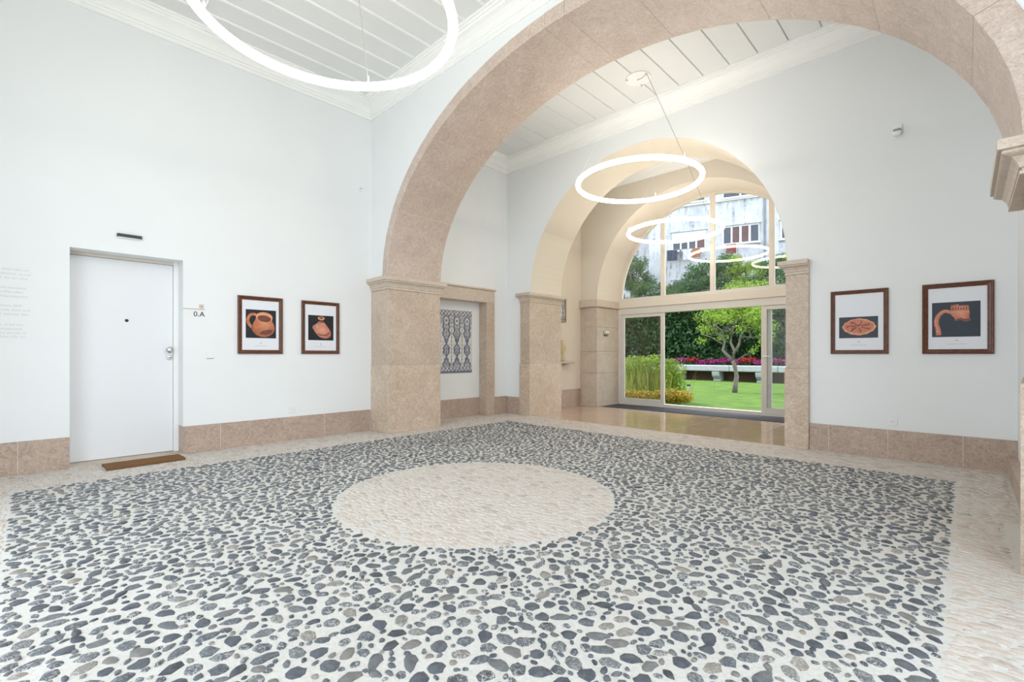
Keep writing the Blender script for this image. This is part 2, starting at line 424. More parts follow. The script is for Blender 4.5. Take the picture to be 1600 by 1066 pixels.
# big arch (basket handle)
ACX, AA, AB, AZ = -2.915, 3.135, 2.185, 2.29
RW = 0.15
wa = empty('wall_arch', (ACX, YA0, 0), kind='structure')
mbw = arch_wall(XL-0.1, XR+0.3, YA0, YA1, ACX, AA+RW-0.004, AB+RW-0.004, AZ, ZT, zbase=AZ)
mbw.box(XL-0.1, XL+0.02, YA0, YA1, 0, AZ).box(0.62, XR+0.3, YA0, YA1, 0, AZ)
under(mbw.build('plaster', WALL), wa)
tr = empty('trim_1', (ACX, YA0, 0), kind='structure'); tr['label'] = 'wide pink limestone arch on block piers across the hall'
def voussoirs(parent, cx, a, b, zs, rw, y0, y1, cuts, m, gap=0.0022):
    for k in range(len(cuts)-1):
        t0, t1 = math.radians(cuts[k]), math.radians(cuts[k+1])
        g = gap/ (a*0.9); n = max(3, int((t1-t0)*14))
        t0 += g; t1 -= g
        inn = arch_pts(cx, a, b, zs, n, t0, t1); out = arch_pts(cx, a+rw, b+rw, zs, n, t0, t1)
        dy = 0.002*((k*7) % 3)
        mb = MB()
        for i in range(n):
            vs = [(inn[i][0],y0-dy,inn[i][1]),(inn[i+1][0],y0-dy,inn[i+1][1]),(out[i+1][0],y0-dy,out[i+1][1]),(out[i][0],y0-dy,out[i][1])]
            vs += [(x, y1+dy, z) for (x, _, z) in vs]
            mb.add(vs, [(0,1,2,3),(7,6,5,4),(0,4,5,1),(3,2,6,7)])
        e0 = [(inn[0][0],y0-dy,inn[0][1]),(out[0][0],y0-dy,out[0][1]),(out[0][0],y1+dy,out[0][1]),(inn[0][0],y1+dy,inn[0][1])]
        e1 = [(inn[n][0],y0-dy,inn[n][1]),(out[n][0],y0-dy,out[n][1]),(out[n][0],y1+dy,out[n][1]),(inn[n][0],y1+dy,inn[n][1])]
        mb.add(e0, [(0,1,2,3)]); mb.add(e1, [(3,2,1,0)])
        o = mb.build('voussoir', m); smooth_by_angle(o, 0.5); under(o, parent)
def ring_core(parent, cx, a, b, zs, rw, y0, y1, m):
    n = 72; inn = arch_pts(cx, a, b, zs, n); out = arch_pts(cx, a+rw, b+rw, zs, n); mb = MB()
    for i in range(n):
        vs = [(inn[i][0],y0,inn[i][1]),(inn[i+1][0],y0,inn[i+1][1]),(out[i+1][0],y0,out[i+1][1]),(out[i][0],y0,out[i][1])]; vs += [(x, y1, z) for (x, _, z) in vs]
        mb.add(vs, [(0,1,2,3),(7,6,5,4),(0,4,5,1),(3,2,6,7)])
    under(mb.build('joint_mortar', m), parent)
JOINT = mat('joint_mortar', (226, 216, 204), 0.8, 0.03, 20)
ring_core(tr, ACX, AA+0.003, AB+0.003, AZ, RW-0.01, YA0-0.009, YA1+0.009, JOINT)
voussoirs(tr, ACX, AA, AB, AZ, RW, YA0-0.012, YA1+0.012, [0, 24, 49, 66, 87, 91.5, 104, 122, 141, 160, 180], LIMEP)
def impost(parent, xa, xb, ya, yb, z0, z1, px0, px1, py0, py1, m=IMP):
    """moulded cap block: core xa..xb, ya..yb; projects p.. at the top on each side"""
    h = z1-z0
    prof = [(0.0, 0.0), (0.14, 0.0), (0.14, 0.10), (0.05, 0.11), (0.05, 0.17), (0.16, 0.20), (0.24, 0.34), (0.44, 0.50), (0.74, 0.56), (0.84, 0.60), (0.84, 0.66), (0.78, 0.67), (0.78, 0.70), (1.0, 0.70), (1.0, 1.0)]
    mb = MB(); vs = []
    for (d, t) in prof:
        z = z0 + t*h
        vs += [(xa-px0*d, ya-py0*d, z), (xb+px1*d, ya-py0*d, z), (xb+px1*d, yb+py1*d, z), (xa-px0*d, yb+py1*d, z)]
    n = len(prof)
    fs = [(j*4+i, j*4+(i+1) % 4, (j+1)*4+(i+1) % 4, (j+1)*4+i) for j in range(n-1) for i in range(4)] + [(3,2,1,0), tuple((n-1)*4+i for i in range(4))]
    mb.add(vs, fs); o = mb.build('impost', m); under(o, parent); return o
# left pier
XP = ACX-AA
under(B('pier_block', LIME, None, XL-0.05, XP, YA0-0.006, YA1+0.004, 1.0008, 2.11, b=0.003), tr)
under(B('pier_block', LIME2, None, XL-0.05, XP+0.007, YA0-0.013, YA1+0.009, 0, 1.0, b=0.005), tr)
impost(tr, XL-0.05, XP, YA0-0.006, YA1+0.004, 2.11, 2.29, 0, 0.075, 0.085, 0.085)
# right pier: front edge turns away from the hall
XQ = ACX+AA
def pier_r(x0, x1, y0, z0, z1): 
    return MB().prism([(x0, y0), (0.62, y0), (0.62, YA1+0.004), (x1, YA1+0.004)], z0, z1, 'z').build('pier_block', LIME)
under(pier_r(XQ+0.005, 0.285, YA0-0.02, 1.004, 2.11), tr)
under(pier_r(XQ-0.015, 0.275, YA0-0.09, 0, 1.0), tr)
impost(tr, XQ, 0.62, YA0-0.006, YA1-0.02, 2.11, 2.29, 0.10, 0, 0.10, 0.02)

# garden arch wall
GCX, GR, GZ = -3.76, 2.15, 2.30
wg = empty('wall_garden', (GCX, YG0, 0), kind='structure')
under(arch_wall(XL-0.3, XBR+0.3, YG0, YG1, GCX, GR, GR, GZ, ZT).build('plaster', WALL), wg)
sf = MB(); ap = arch_pts(GCX, GR+0.001, GR+0.001, GZ, 64); aq = arch_pts(GCX, GR-0.006, GR-0.006, GZ, 64)
for i in range(64):
    vs = [(ap[i][0],YG0+0.003,ap[i][1]),(ap[i+1][0],YG0+0.003,ap[i+1][1]),(aq[i+1][0],YG0+0.003,aq[i+1][1]),(aq[i][0],YG0+0.003,aq[i][1])]; vs += [(x, YG1+0.004, z) for (x, _, z) in vs]
    sf.add(vs, [(0,1,2,3),(7,6,5,4),(0,4,5,1),(3,2,6,7)])
sf = sf.build('soffit_warm_tint', WALLB); smooth_by_angle(sf, 0.5); under(sf, wg)  # cream lining; the lamp's warm tint is put into its colour
def pier2(name, x0, x1, y0, y1, ztop, px0, px1, cap=0.17, m=LIME, low=0.98):
    p = empty(name, ((x0+x1)/2, y0, 0), kind='structure')
    under(B('pier_block', m, None, x0, x1, y0, y1, low+0.0008, ztop-cap, b=0.004), p)
    under(B('pier_block', LIME2, None, x0-(0.012 if px0 else 0), x1+(0.012 if px1 else 0), y0-0.014, y1, 0, low, b=0.004), p)
    impost(p, x0, x1, y0, y1, ztop-cap, ztop, px0, px1, 0.075, 0.06); return p
g = pier2('trim_2', -6.15, GCX-GR+0.004, YG0-0.03, YG1-0.1+0.104, 2.32, 0.06, 0.07); g['label'] = 'pink limestone pier with moulded cap left of garden passage'
g = pier2('trim_3', GCX+GR-0.01, -1.37, YG0-0.03, YG0+0.25, 2.31, 0.075, 0.0); g['label'] = 'pink limestone pier with moulded cap right of garden passage'

# passage behind: side walls, inner arch
struct(B('wall_passage_left', WALLB, None, XM-0.3, XM, YG1, YI0, 0, ZT))
struct(B('wall_passage_right', WALLB, None, -1.2, -0.9, YG1, YI0, 0, ZT))
ICX, IR, IZ = -3.75, 2.085, 2.35
wi = empty('wall_inner', (ICX, YI0, 0), kind='structure')
under(arch_wall(XM-0.3, -0.9, YI0, YI1, ICX, IR, IR, IZ, ZT).build('plaster', WALLB), wi)
p = empty('trim_4', (-6.05, YI0, 0), kind='structure'); p['label'] = 'grey weathered stone jamb beside garden glazing'
for (z0, z1) in ((0.07, 0.74), (0.745, 1.22), (1.225, 1.76), (1.765, 2.20)):
    under(B('jamb_block', GREYST, None, XM-0.02, ICX-IR+0.012, YI0-0.014, YI1-0.1, z0, z1, b=0.006), p)
under(B('base_course', GREYST, None, XM-0.02, ICX-IR+0.03, YI0-0.03, YI1-0.1, 0.0, 0.07, b=0.008), p)
under(B('cap_block', IMP, None, XM-0.02, ICX-IR+0.05, YI0-0.08, YI1-0.1, 2.205, 2.37, b=0.006), p)

# --- ceilings with boards, cornices
def ceiling_boards(name, x0, x1, y0, y1, step, phase, style):
    c = empty(name, ((x0+x1)/2, (y0+y1)/2, ZC), kind='structure')
    under(B('sky_block_slab', CEILW, None, x0-0.4, x1+0.4, y0, y1, ZC+0.02, ZC+0.2), c)  # unseen slab added above the boards to block sky light
    x = phase - step*math.ceil((phase-x0)/step)
    mb = MB()
    me_board = None
    while x < x1:
        if style == 'batten':
            if me_board is None:
                o = MB().box(0.0, step, y0, y1, ZC+0.002, ZC+0.019).build('board', CEILW); me_board = o.data
                q = MB().prism([(-0.012, ZC+0.004), (-0.010, ZC-0.012), (0.010, ZC-0.012), (0.012, ZC+0.004)], y0, y1, 'y').build('batten', TRIMW); me_bat = q.data
            else:
                o = link('board', me_board); q = link('batten', me_bat)
            o.location.x = x; q.location.x = x; under(o, c); under(q, c)
        else:
            if me_board is None:
                o = MB().prism([(0.006, ZC+0.019), (0.006, ZC+0.006), (0.012, ZC), (step-0.012, ZC), (step-0.006, ZC+0.006), (step-0.006, ZC+0.019)], y0, y1, 'y').build('board', CEILW); me_board = o.data
            else: o = link('board', me_board)
            o.location.x = x; under(o, c)
        x += step
    return c
ceiling_boards('ceiling', XL, XR, YR, YA0, 0.328, -4.42, 'batten')
ceiling_boards('ceiling_back', XL, XBR, YA1, YG0, 0.343, -1.20, 'groove')
ceiling_boards('ceiling_passage', XM, -1.2, YG1, YI0, 0.343, -1.20, 'groove')
def cornice(name, x0, x1, y0, y1, prof):
    mb = MB(); vs = []
    for (d, z) in prof: vs += [(x0+d, y0+d, z), (x1-d, y0+d, z), (x1-d, y1-d, z), (x0+d, y1-d, z)]
    n = len(prof)
    mb.add(vs, [(j*4+i, j*4+(i+1) % 4, (j+1)*4+(i+1) % 4, (j+1)*4+i) for j in range(n-1) for i in range(4)])
    return struct(mb.build(name, TRIMW))
CP = [(0.0, 4.715), (0.022, 4.715), (0.026, 4.755), (0.036, 4.76), (0.04, 4.785), (0.055, 4.79), (0.062, 4.815), (0.085, 4.845), (0.12, 4.87),
      (0.16, 4.885), (0.165, 4.905), (0.185, 4.91), (0.188, 4.93), (0.21, 4.932), (0.215, 4.96)]
cornice('trim_5', XL, XR, YR, YA0, CP)
cornice('trim_6', XL, XBR, YA1, YG0, CP)
cornice('trim_7', XM, -1.2, YG1, YI0, CP)

# --- skirting slabs
def skirting(name, axis, fixed, segs, z0, h, th, side, m=SKIRT):
    """axis 'y': slabs along y at x=fixed, thickness th towards +x*side; axis 'x': along x at y=fixed"""
    p = empty(name, (fixed, segs[0], 0) if axis == 'y' else (segs[0], fixed, 0), kind='structure')
    lo, hi = sorted((fixed - 0.01*side, fixed + (th-0.002)*side))
    under(B('joint_mortar', JOINT, None, lo, hi, segs[0]+0.004, segs[-1]-0.004, z0, z0+h-0.003) if axis == 'y' else B('joint_mortar', JOINT, None, segs[0]+0.004, segs[-1]-0.004, lo, hi, z0, z0+h-0.003), p)
    for a, b in zip(segs[:-1], segs[1:]):
        lo, hi = sorted((fixed - 0.01*side, fixed + th*side))
        if axis == 'y': o = B('stone_slab', m, None, lo, hi, a+0.0022, b-0.0022, z0, z0+h, b=0.001)
        else: o = B('stone_slab', m, None, a+0.0022, b-0.0022, lo, hi, z0, z0+h, b=0.001)
        under(o, p)
    return p
skirting('baseboard_left', 'y', XL, [-0.92, -0.0, 0.02, DY0], 0, 0.32, 0.012, 1) if False else None
skirting('baseboard_left', 'y', XL, [-0.9, -0.035, DY0], 0, 0.318, 0.014, 1)
skirting('baseboard_left_far', 'y', XL, [DY1, 1.665, 2.95, YA0-0.024], 0, 0.318, 0.014, 1)
B('skirting_return', SKIRT, bpy.data.objects['baseboard_left_far'], -0.20, 0.014, -0.005, 0.012, 0, 0.318)
skirting('baseboard_niche', 'y', NB, [NY0, 5.3, NY1], 0, 0.34, 0.02, 1)
skirting('baseboard_back', 'y', XL, [NY1+0.21, YG0-0.03], 0, 0.34, 0.016, 1)
skirting('baseboard_garden_left', 'x', YG0, [XL, -6.17], 0, 0.33, 0.016, -1)
skirting('baseboard_garden', 'x', YG0, [-1.37, -1.17, -0.62, -0.02, XBR], 0, 0.322, 0.02, -1)
skirting('baseboard_right', 'y', XBR, [YA1, 5.6, YG0-0.02], 0, 0.165, 0.07, -1)
skirting('baseboard_passage', 'y', XM, [YG1, 8.2, YI0-0.03], 0.004, 0.385, 0.016, 1)

# --- stone frame of the tiled niche
p = empty('trim_8', (XL, NY1, 0), kind='structure'); p['label'] = 'stone door surround framing the blue tile niche'
for o in (B('jamb', LIME, None, NB+0.002, XL+0.03, NY1-0.006, NY1+0.2, 0, NZ-0.007, b=0.004), B('jamb', LIME, None, NB+0.002, XL+0.03, NY0-0.07, NY0+0.006, 0, NZ-0.007, b=0.004),
          B('lintel', IMP, None, NB+0.002, XL+0.03, NY0-0.07, NY1+0.2, NZ-0.006, NZ+0.225, b=0.004), B('drip_edge', IMP, None, XL-0.01, XL+0.055, NY0-0.07, NY1+0.22, NZ+0.225, NZ+0.255, b=0.003)):
    under(o, p)

# ================================================================== GARDEN GLAZING
YW = 9.68
fan = empty('window_1', (ICX, YW, 2.4), kind='structure'); fan['label'] = 'arched fanlight of four panes above the garden door'
FZ = 2.385
def ring_seg(cx, cz, r0, r1, y0, y1, n=64):
    mb = MB()
    for i in range(n):
        a, b = PI*i/n, PI*(i+1)/n
        vs = [(cx-r0*math.cos(a),y0,cz+r0*math.sin(a)),(cx-r0*math.cos(b),y0,cz+r0*math.sin(b)),(cx-r1*math.cos(b),y0,cz+r1*math.sin(b)),(cx-r1*math.cos(a),y0,cz+r1*math.sin(a))]
        vs += [(x, y1, z) for (x, _, z) in vs]
        mb.add(vs, [(0,1,2,3),(7,6,5,4),(0,4,5,1),(3,2,6,7)])
    return mb
under(ring_seg(ICX, FZ, 2.0, 2.09, YW-0.03, YW+0.03).build('arched_frame', FRAMEC), fan)
under(B('bottom_rail', FRAMEG, None, ICX-2.085, ICX+2.085, YW-0.035, YW+0.035, FZ, FZ+0.06, b=0.003), fan)
MX = [-4.75, -3.685, -2.60]
for mx in MX:
    zt = FZ + math.sqrt(2.03**2 - (mx-ICX)**2)
    under(B('mullion', FRAMEC, None, mx-0.045, mx+0.045, YW-0.035, YW+0.035, FZ+0.06, zt, b=0.003), fan)
ed = [ICX-2.01] + MX + [ICX+2.01]
for i in range(4):
    a, b = ed[i]+(0.04 if i else 0), ed[i+1]-(0.04 if i < 3 else 0)
    n = 24; top = []
    for k in range(n+1):
        x = a+(b-a)*k/n; top.append((x, FZ + math.sqrt(max(2.01**2-(x-ICX)**2, 0.0036))))
    mb = MB()
    vs = [(x, YW, FZ+0.05) for x, _ in top] + [(x, YW, max(z, FZ+0.051)) for x, z in top]
    mb.add(vs, [(k, k+1, n+2+k, n+1+k) for k in range(n)])
    under(mb.build('pane', GLASS), fan)
beam = struct(B('trim_9', FRAMEC, None, ICX-2.085, ICX+2.085, YW-0.09, YW+0.06, 2.215, FZ-0.002, b=0.004)); beam['label'] = 'cream beam between fanlight and sliding door'
door = empty('door_1', (ICX, YW, 0), kind='structure'); door['label'] = 'wide sliding garden door, pale lacquered frame, middle leaf slid open'
DX0, DX1 = ICX-2.075, ICX+2.075
for o in (B('head', FRAMEG, None, DX0, DX1, YW-0.07, YW+0.07, 2.07, 2.213, b=0.003), B('track', FRAMEG, None, DX0, DX1, YW-0.06, YW+0.07, 0.004, 0.075, b=0.003),
          B('side_post', FRAMEG, None, DX0, DX0+0.07, YW-0.07, YW+0.07, 0.075, 2.07, b=0.003), B('side_post', FRAMEG, None, DX1-0.07, DX1, YW-0.07, YW+0.07, 0.075, 2.07, b=0.003)):
    under(o, door)
def sash(x0, x1, y, z0, z1, sw, parent, sr=None, handle=False):
    sr = sr or sw
    s = empty('sash', (0, 0, 0)); under(s, parent); bpy.context.view_layer.update()
    for nm, a in (('stile', (x0, x0+sw, z0, z1)), ('stile', (x1-sr, x1, z0, z1)), ('rail', (x0+sw, x1-sr, z0, z0+0.085)), ('rail', (x0+sw, x1-sr, z1-0.075, z1))):
        f = B(nm, FRAMEG, None, a[0], a[1], y-0.022, y+0.022, a[2], a[3], b=0.003); f.parent = s
    p = MB().add([(x0+sw-0.005, y, z0+0.08), (x1-sr+0.005, y, z0+0.08), (x1-sr+0.005, y, z1-0.07), (x0+sw-0.005, y, z1-0.07)], [(0,1,2,3)]).build('pane', GLASS); p.parent = s
    if handle:
        h = MB().tube([(x0+0.05, y-0.02, 1.12), (x0+0.05, y-0.06, 1.12), (x0+0.17, y-0.06, 1.12)], 0.009, 8).build('handle', PLASTW, smooth=True); h.parent = s
sash(DX0+0.07, -4.705, YW-0.028, 0.075, 2.07, 0.075, door, 0.085)
sash(-2.77, DX1-0.07, YW-0.028, 0.075, 2.07, 0.095, door, 0.08, handle=True)
sash(-2.72, DX1-0.12, YW+0.03, 0.075, 2.07, 0.11, door, 0.08)
B('barrier_mat', DARKMAT, None, ICX-2.05, ICX+2.05, 8.88, 9.60, 0.004, 0.012)
setp(bpy.data.objects['barrier_mat'], 'long charcoal entrance mat along the sliding garden door', 'mat')

# ================================================================== LEFT WALL DOOR
d2 = empty('door_2', (XL-0.24, (DY0+DY1)/2, 0), kind='structure'); d2['label'] = 'plain white apartment door set in left wall recess'
LX = XL-0.25
leaf = B('door_leaf', DOORW, None, LX-0.045, LX, DY0+0.012, DY1-0.05, 0.012, DZ-0.035, b=0.003); under(leaf, d2)
for o in (B('frame_jamb', TRIMW, None, LX-0.07, LX+0.03, DY1-0.048, DY1+0.0, 0, DZ, b=0.002), B('frame_jamb', TRIMW, None, LX-0.07, LX+0.0, DY0-0.0, DY0+0.01, 0, DZ, b=0.002),
          B('frame_head', FRAMEC, None, LX-0.07, LX+0.03, DY0+0.01, DY1-0.048, DZ-0.033, DZ, b=0.002), B('threshold', GREYST, None, LX-0.05, XL-0.0, DY0, DY1, 0.0, 0.008),
          B('door_backing', TRIMW, None, LX-0.07, LX-0.05, DY0, DY1, 0, DZ)):
    under(o, d2)
KY = 1.196
def leafpart(o): o.parent = leaf; o.matrix_parent_inverse = leaf.matrix_basis.inverted() @ Matrix.Identity(4); return o
def atleaf(o): o.parent = leaf; o.matrix_parent_inverse = (d2.matrix_basis @ leaf.matrix_parent_inverse @ leaf.matrix_basis).inverted(); return o
atleaf(MB().lathe([(0.03, 0), (0.03, 0.008), (0.014, 0.012), (0.012, 0.04), (0.03, 0.048), (0.037, 0.065), (0.03, 0.08), (0.01, 0.085)], (LX, KY, 1.207), 20, 'x').build('door_knob', CHROME, smooth=True))
atleaf(MB().lathe([(0.028, 0), (0.028, 0.008), (0.022, 0.014), (0.01, 0.015)], (LX, KY+0.004, 1.116), 20, 'x').build('lock_rose', CHROME))
atleaf(MB().box(LX+0.013, LX+0.0165, KY-0.008, KY+0.016, 1.110, 1.122).build('keyhole', BLACK))
atleaf(MB().lathe([(0.017, 0), (0.017, 0.004), (0.011, 0.007), (0.006, 0.007)], (LX, 0.807, 1.534), 16, 'x').build('peephole', BLACK))
# mat
def doormat():
    mb = MB(); n, k = 14, 6
    L, W_ = 0.66, 0.30
    top = []
    for i in range(n+1):
        for j in range(k+1):
            ex = 0.004*random.uniform(-1, 1) if j in (0, k) else 0
            ey = 0.004*random.uniform(-1, 1) if i in (0, n) else 0
            top.append((-W_/2+W_*j/k+ex, -L/2+L*i/n+ey, 0.016 + 0.002*random.random()))
    N = len(top); vs = top + [(x, y, 0) for x, y, _ in top]; fs = []
    for i in range(n):
        for j in range(k):
            a = i*(k+1)+j; q = (a, a+1, a+k+2, a+k+1); fs.append(q); fs.append(tuple(t+N for t in reversed(q)))
    edge = [j for j in range(k)] + [i*(k+1)+k for i in range(n)] + [n*(k+1)+k-j for j in range(k)] + [(n-i)*(k+1) for i in range(n)]
    for a, b in zip(edge, edge[1:]+edge[:1]): fs.append((a, b, b+N, a+N))
    mb.add(vs, fs); o = mb.build('doormat', COIR, loc=(-6.27, 0.90, 0.008), rz=math.radians(2))
    return setp(o, 'brown coir doormat lying before the white door', 'doormat')
doormat()

# ================================================================== WALL FITTINGS
t = empty('emergency_light', (XL, 0.80, 2.43), label='slim black light bar fixed above the white door', cat='light')
B('housing', BLACK, t, 0, 0.032, -0.106, 0.106, -0.016, 0.018, b=0.004); B('diffuser', PLASTW, t, 0.004, 0.028, -0.10, 0.10, -0.024, -0.0155, b=0.002)

def textmesh(s, size):
    c = bpy.data.curves.new('lettering', 'FONT'); c.body = s; c.size = size; c.extrude = 0.0015; c.align_x = 'CENTER'
    o = bpy.data.objects.new('tmp', c); COL.objects.link(o); bpy.context.view_layer.update()
    me = bpy.data.meshes.new_from_object(o.evaluated_get(bpy.context.evaluated_depsgraph_get()))
    bpy.data.objects.remove(o); return me
sg = empty('apartment_sign', (XL, 1.39, 1.69), label='apartment number sign reading 0.A beside the white door', cat='sign')
B('gold_line', GOLD, sg, 0, 0.003, -0.104, 0.112, -0.006, 0.002)
em = MB()
for (a, b) in ((0.056, 0.066), (0.071, 0.085), (0.090, 0.100)):
    for (c, d) in ((0.010, 0.020), (0.025, 0.039), (0.044, 0.054)): em.box(0, 0.003, a, b, c, d)
em.box(0, 0.002, 0.076, 0.080, 0.010, 0.054).box(0, 0.002, 0.056, 0.100, 0.030, 0.034)
em.build('emblem', GOLD, sg)
tm = textmesh('0.A', 0.083)
o = link('lettering', tm, INK, sg); o.rotation_euler = (PI/2, 0, PI/2); o.location = (0.002, 0.055, -0.087)

# faint paragraph panel at far left: pale word strokes on the plaster
tx = empty('wall_text', (XL, -0.2, 1.6), label='pale gilt wall text in four paragraphs beside the white door', cat='lettering')
rt = random.Random(3)
for (zs_, ends) in (((1.957, 1.915, 1.875), (0.04, 0.05, 0.03)), ((1.782, 1.742, 1.70), (0.02, 0.0, 0.03)), ((1.612, 1.570, 1.530), (-0.01, 0.045, 0.035)), ((1.43, 1.39, 1.352, 1.315), (0.0, -0.005, 0.02, 0.015))):
    for z, e in zip(zs_, ends):
        y = e; mb = MB()
        while y > -0.55:
            wl_ = rt.uniform(0.02, 0.075); x0 = y-wl_; yy = y
            while yy > x0:
                cw = rt.uniform(0.006, 0.011); hh = rt.choice((0.012, 0.012, 0.018))
                mb.box(0, 0.0012, yy-cw+0.2, yy+0.2, z-1.6, z-1.6+0.0035); mb.box(0, 0.0012, yy-0.003+0.2, yy+0.2, z-1.6, z-1.6+hh)
                yy -= cw+0.004
            y = x0-0.014
        setp(mb.build('text_line', PALEINK, tx), kind='stuff')

def socket(name, loc, rz, label, kind='socket'):
    t = empty(name, loc, rz, label, 'switch' if kind == 'switch' else 'socket')
    B('plate', PLASTW, t, -0.041, 0.041, -0.010, 0.0, -0.041, 0.041, b=0.003)
    if kind == 'switch':
        B('rocker', PLASTW, t, -0.03, 0.03, -0.014, -0.009, -0.024, 0.03, b=0.002)
        B('lower_edge', GREYP, t, -0.036, 0.036, -0.0115, -0.009, -0.039, -0.033)
    else:
        MB().lathe([(0.021, -0.0098), (0.023, -0.0125), (0.027, -0.012), (0.028, -0.0095)][::-1], (0, 0, 0), 20, 'y').build('socket_ring', PLASTW, t)
        for s in (-1, 1): MB().lathe([(0.0035, -0.0085), (0.0035, -0.0128)], (s*0.010, 0, 0), 8, 'y').build('contact_hole', BLACK, t)
    return t
socket('light_switch', (XL, 1.555, 1.142), PI/2, 'white light switch on left wall between door and jug print', 'switch')
socket('wall_socket', (XL, 2.50, 0.415), PI/2, 'white wall socket below the two pottery prints on left wall')
socket('wall_socket', (-0.58, YG0, 0.415), 0, 'white wall socket below the two pottery prints right of passage')
socket('wall_socket', (XM, 8.02, 0.50), PI/2, 'white wall socket low in the passage under stone shelf')
def sensor(loc, rz, label, s=1.0):
    t = empty('motion_sensor', loc, rz, label, 'sensor')
    B('back_plate', PLASTW, t, -0.034*s, 0.034*s, -0.012*s, 0, -0.06*s, 0.06*s, b=0.004*s)
    MB().lathe([(0.02*s, -0.05*s), (0.032*s, -0.042*s), (0.036*s, -0.012*s)][::-1], (0, 0, -0.012*s), 16, 'y').build('head', PLASTW, t, smooth=True)
    B('lens', GREYP, t, -0.026*s, 0.03*s, -0.052*s, -0.04*s, -0.008*s, 0.012*s, b=0.003*s)
sensor((-0.54, YG0, 3.59), 0, 'white motion sensor high on wall above the right prints', 1.25)
sensor((XL, 3.50, 3.63), PI/2, 'white motion sensor high on left wall near the arch corner', 0.62)
sensor((XM, 8.62, 3.62), PI/2, 'small white sensor high inside the garden passage', 0.7)
kp = empty('access_keypad', (ICX-IR+0.012, 9.09, 1.645), PI/2, 'small keypad on grey stone jamb beside garden door', 'keypad')
B('case', GOLD, kp, -0.12, 0.12, -0.03, 0, -0.03, 0.05, b=0.004)
for i in range(4):
    for j in range(2): B('key', PLASTW, kp, -0.05+i*0.035, -0.025+i*0.035, -0.034, -0.029, -0.02+j*0.032, 0.002+j*0.032)
B('slot', BLACK, kp, -0.09, 0.04, -0.02, -0.004, -0.075, -0.045)

# ================================================================== FRAMED PRINTS
def poly_obj(name, m, pts, y, parent, th=0.0006):
    mb = MB(); n = len(pts)
    cx = sum(p[0] for p in pts)/n; cz = sum(p[1] for p in pts)/n
    me = bpy.data.meshes.new(name); bm = bmesh.new()
    vs = [bm.verts.new((a, y, b)) for a, b in pts]; f = bm.faces.new(vs)
    r = bmesh.ops.extrude_face_region(bm, geom=[f])
    for v in r['geom']:
        if isinstance(v, bmesh.types.BMVert): v.co.y -= th
    bmesh.ops.recalc_face_normals(bm, faces=bm.faces[:]); bmesh.ops.triangulate(bm, faces=bm.faces[:]); bm.to_mesh(me); bm.free()
    return link(name, me, m, parent)
def ell(cx, cz, rx, rz, n=28, rot=0, a0=0, a1=2*PI):
    out = []
    for i in range(n):
        a = a0+(a1-a0)*i/n; x, z = rx*math.cos(a), rz*math.sin(a)
        out.append((cx+x*math.cos(rot)-z*math.sin(rot), cz+x*math.sin(rot)+z*math.cos(rot)))
    return out
def smooth_poly(pts, it=2):
    for _ in range(it):
        q = []
        for i in range(len(pts)):
            a, b = pts[i], pts[(i+1) % len(pts)]
            q += [(a[0]*0.75+b[0]*0.25, a[1]*0.75+b[1]*0.25), (a[0]*0.25+b[0]*0.75, a[1]*0.25+b[1]*0.75)]
        pts = q
    return pts
def stroke(pts, w0, w1):
    L, R_ = [], []
    n = len(pts)
    for i, p in enumerate(pts):
        a, b = pts[max(i-1, 0)], pts[min(i+1, n-1)]; dx, dz = b[0]-a[0], b[1]-a[1]; l = math.hypot(dx, dz) or 1
        w = w0+(w1-w0)*i/(n-1); L.append((p[0]-dz/l*w, p[1]+dx/l*w)); R_.append((p[0]+dz/l*w, p[1]-dx/l*w))
    return L + R_[::-1]
FW, FH = 0.535, 0.73
def framed_print(loc, rz, label, rail, rect, bg, draw):
    t = empty('framed_print', loc, rz, label, 'picture', 'framed pottery prints')
    w2, h2 = FW/2, FH/2
    prof = [(0, 0), (0, 0.022), (0.2, 0.027), (0.34, 0.026), (0.42, 0.02), (0.78, 0.016), (0.84, 0.019), (1, 0.017), (1, 0)]
    for side in range(4):
        mb = MB(); vs = []
        for end in (-1, 1):
            for (d, y) in prof:
                d = d*rail
                if side == 0: p = (end*(w2-d), -y, -h2+d)
                if side == 1: p = (end*(w2-d), -y, h2-d)
                if side == 2: p = (-w2+d, -y, end*(h2-d))
                if side == 3: p = (w2-d, -y, end*(h2-d))
                vs.append(p)
        n = len(prof)
        mb.add(vs, [(i, i+1, n+i+1, n+i) for i in range(n-1)] + [tuple(range(n)), tuple(range(2*n-1, n-1, -1))])
        mb.build('frame_rail', WOOD, t)
    B('print_sheet', PAPER, t, -w2+rail*0.8, w2-rail*0.8, -0.011, -0.002, -h2+rail*0.8, h2-rail*0.8)
    l, r, tp, bt = rect; x0, x1 = -w2+l*FW, -w2+r*FW; z1, z0 = h2-tp*FH, h2-bt*FH
    ph = B('photograph', bg, t, x0, x1, -0.0125, -0.0105, z0, z1)
    S = lambda pts: [(x0+(x1-x0)*a, z0+(z1-z0)*b) for a, b in pts]
    draw(lambda nm, m, pts, k: poly_obj(nm, m, S(pts), -0.0125-0.0004*k, ph, 0.0004))
    cap = MB().box(-0.012, 0.012, -0.0122, -0.0105, -h2+0.135, -h2+0.139).box(-0.004, 0.004, -0.0122, -0.0105, -h2+0.128, -h2+0.15)
    x = -0.075
    while x < 0.07:
        c = random.uniform(0.008, 0.022); cap.box(x, x+c, -0.0122, -0.0105, -h2+0.098, -h2+0.103); x += c+0.005
    setp(cap.build('caption', CAPT, t), kind='stuff')
    return t
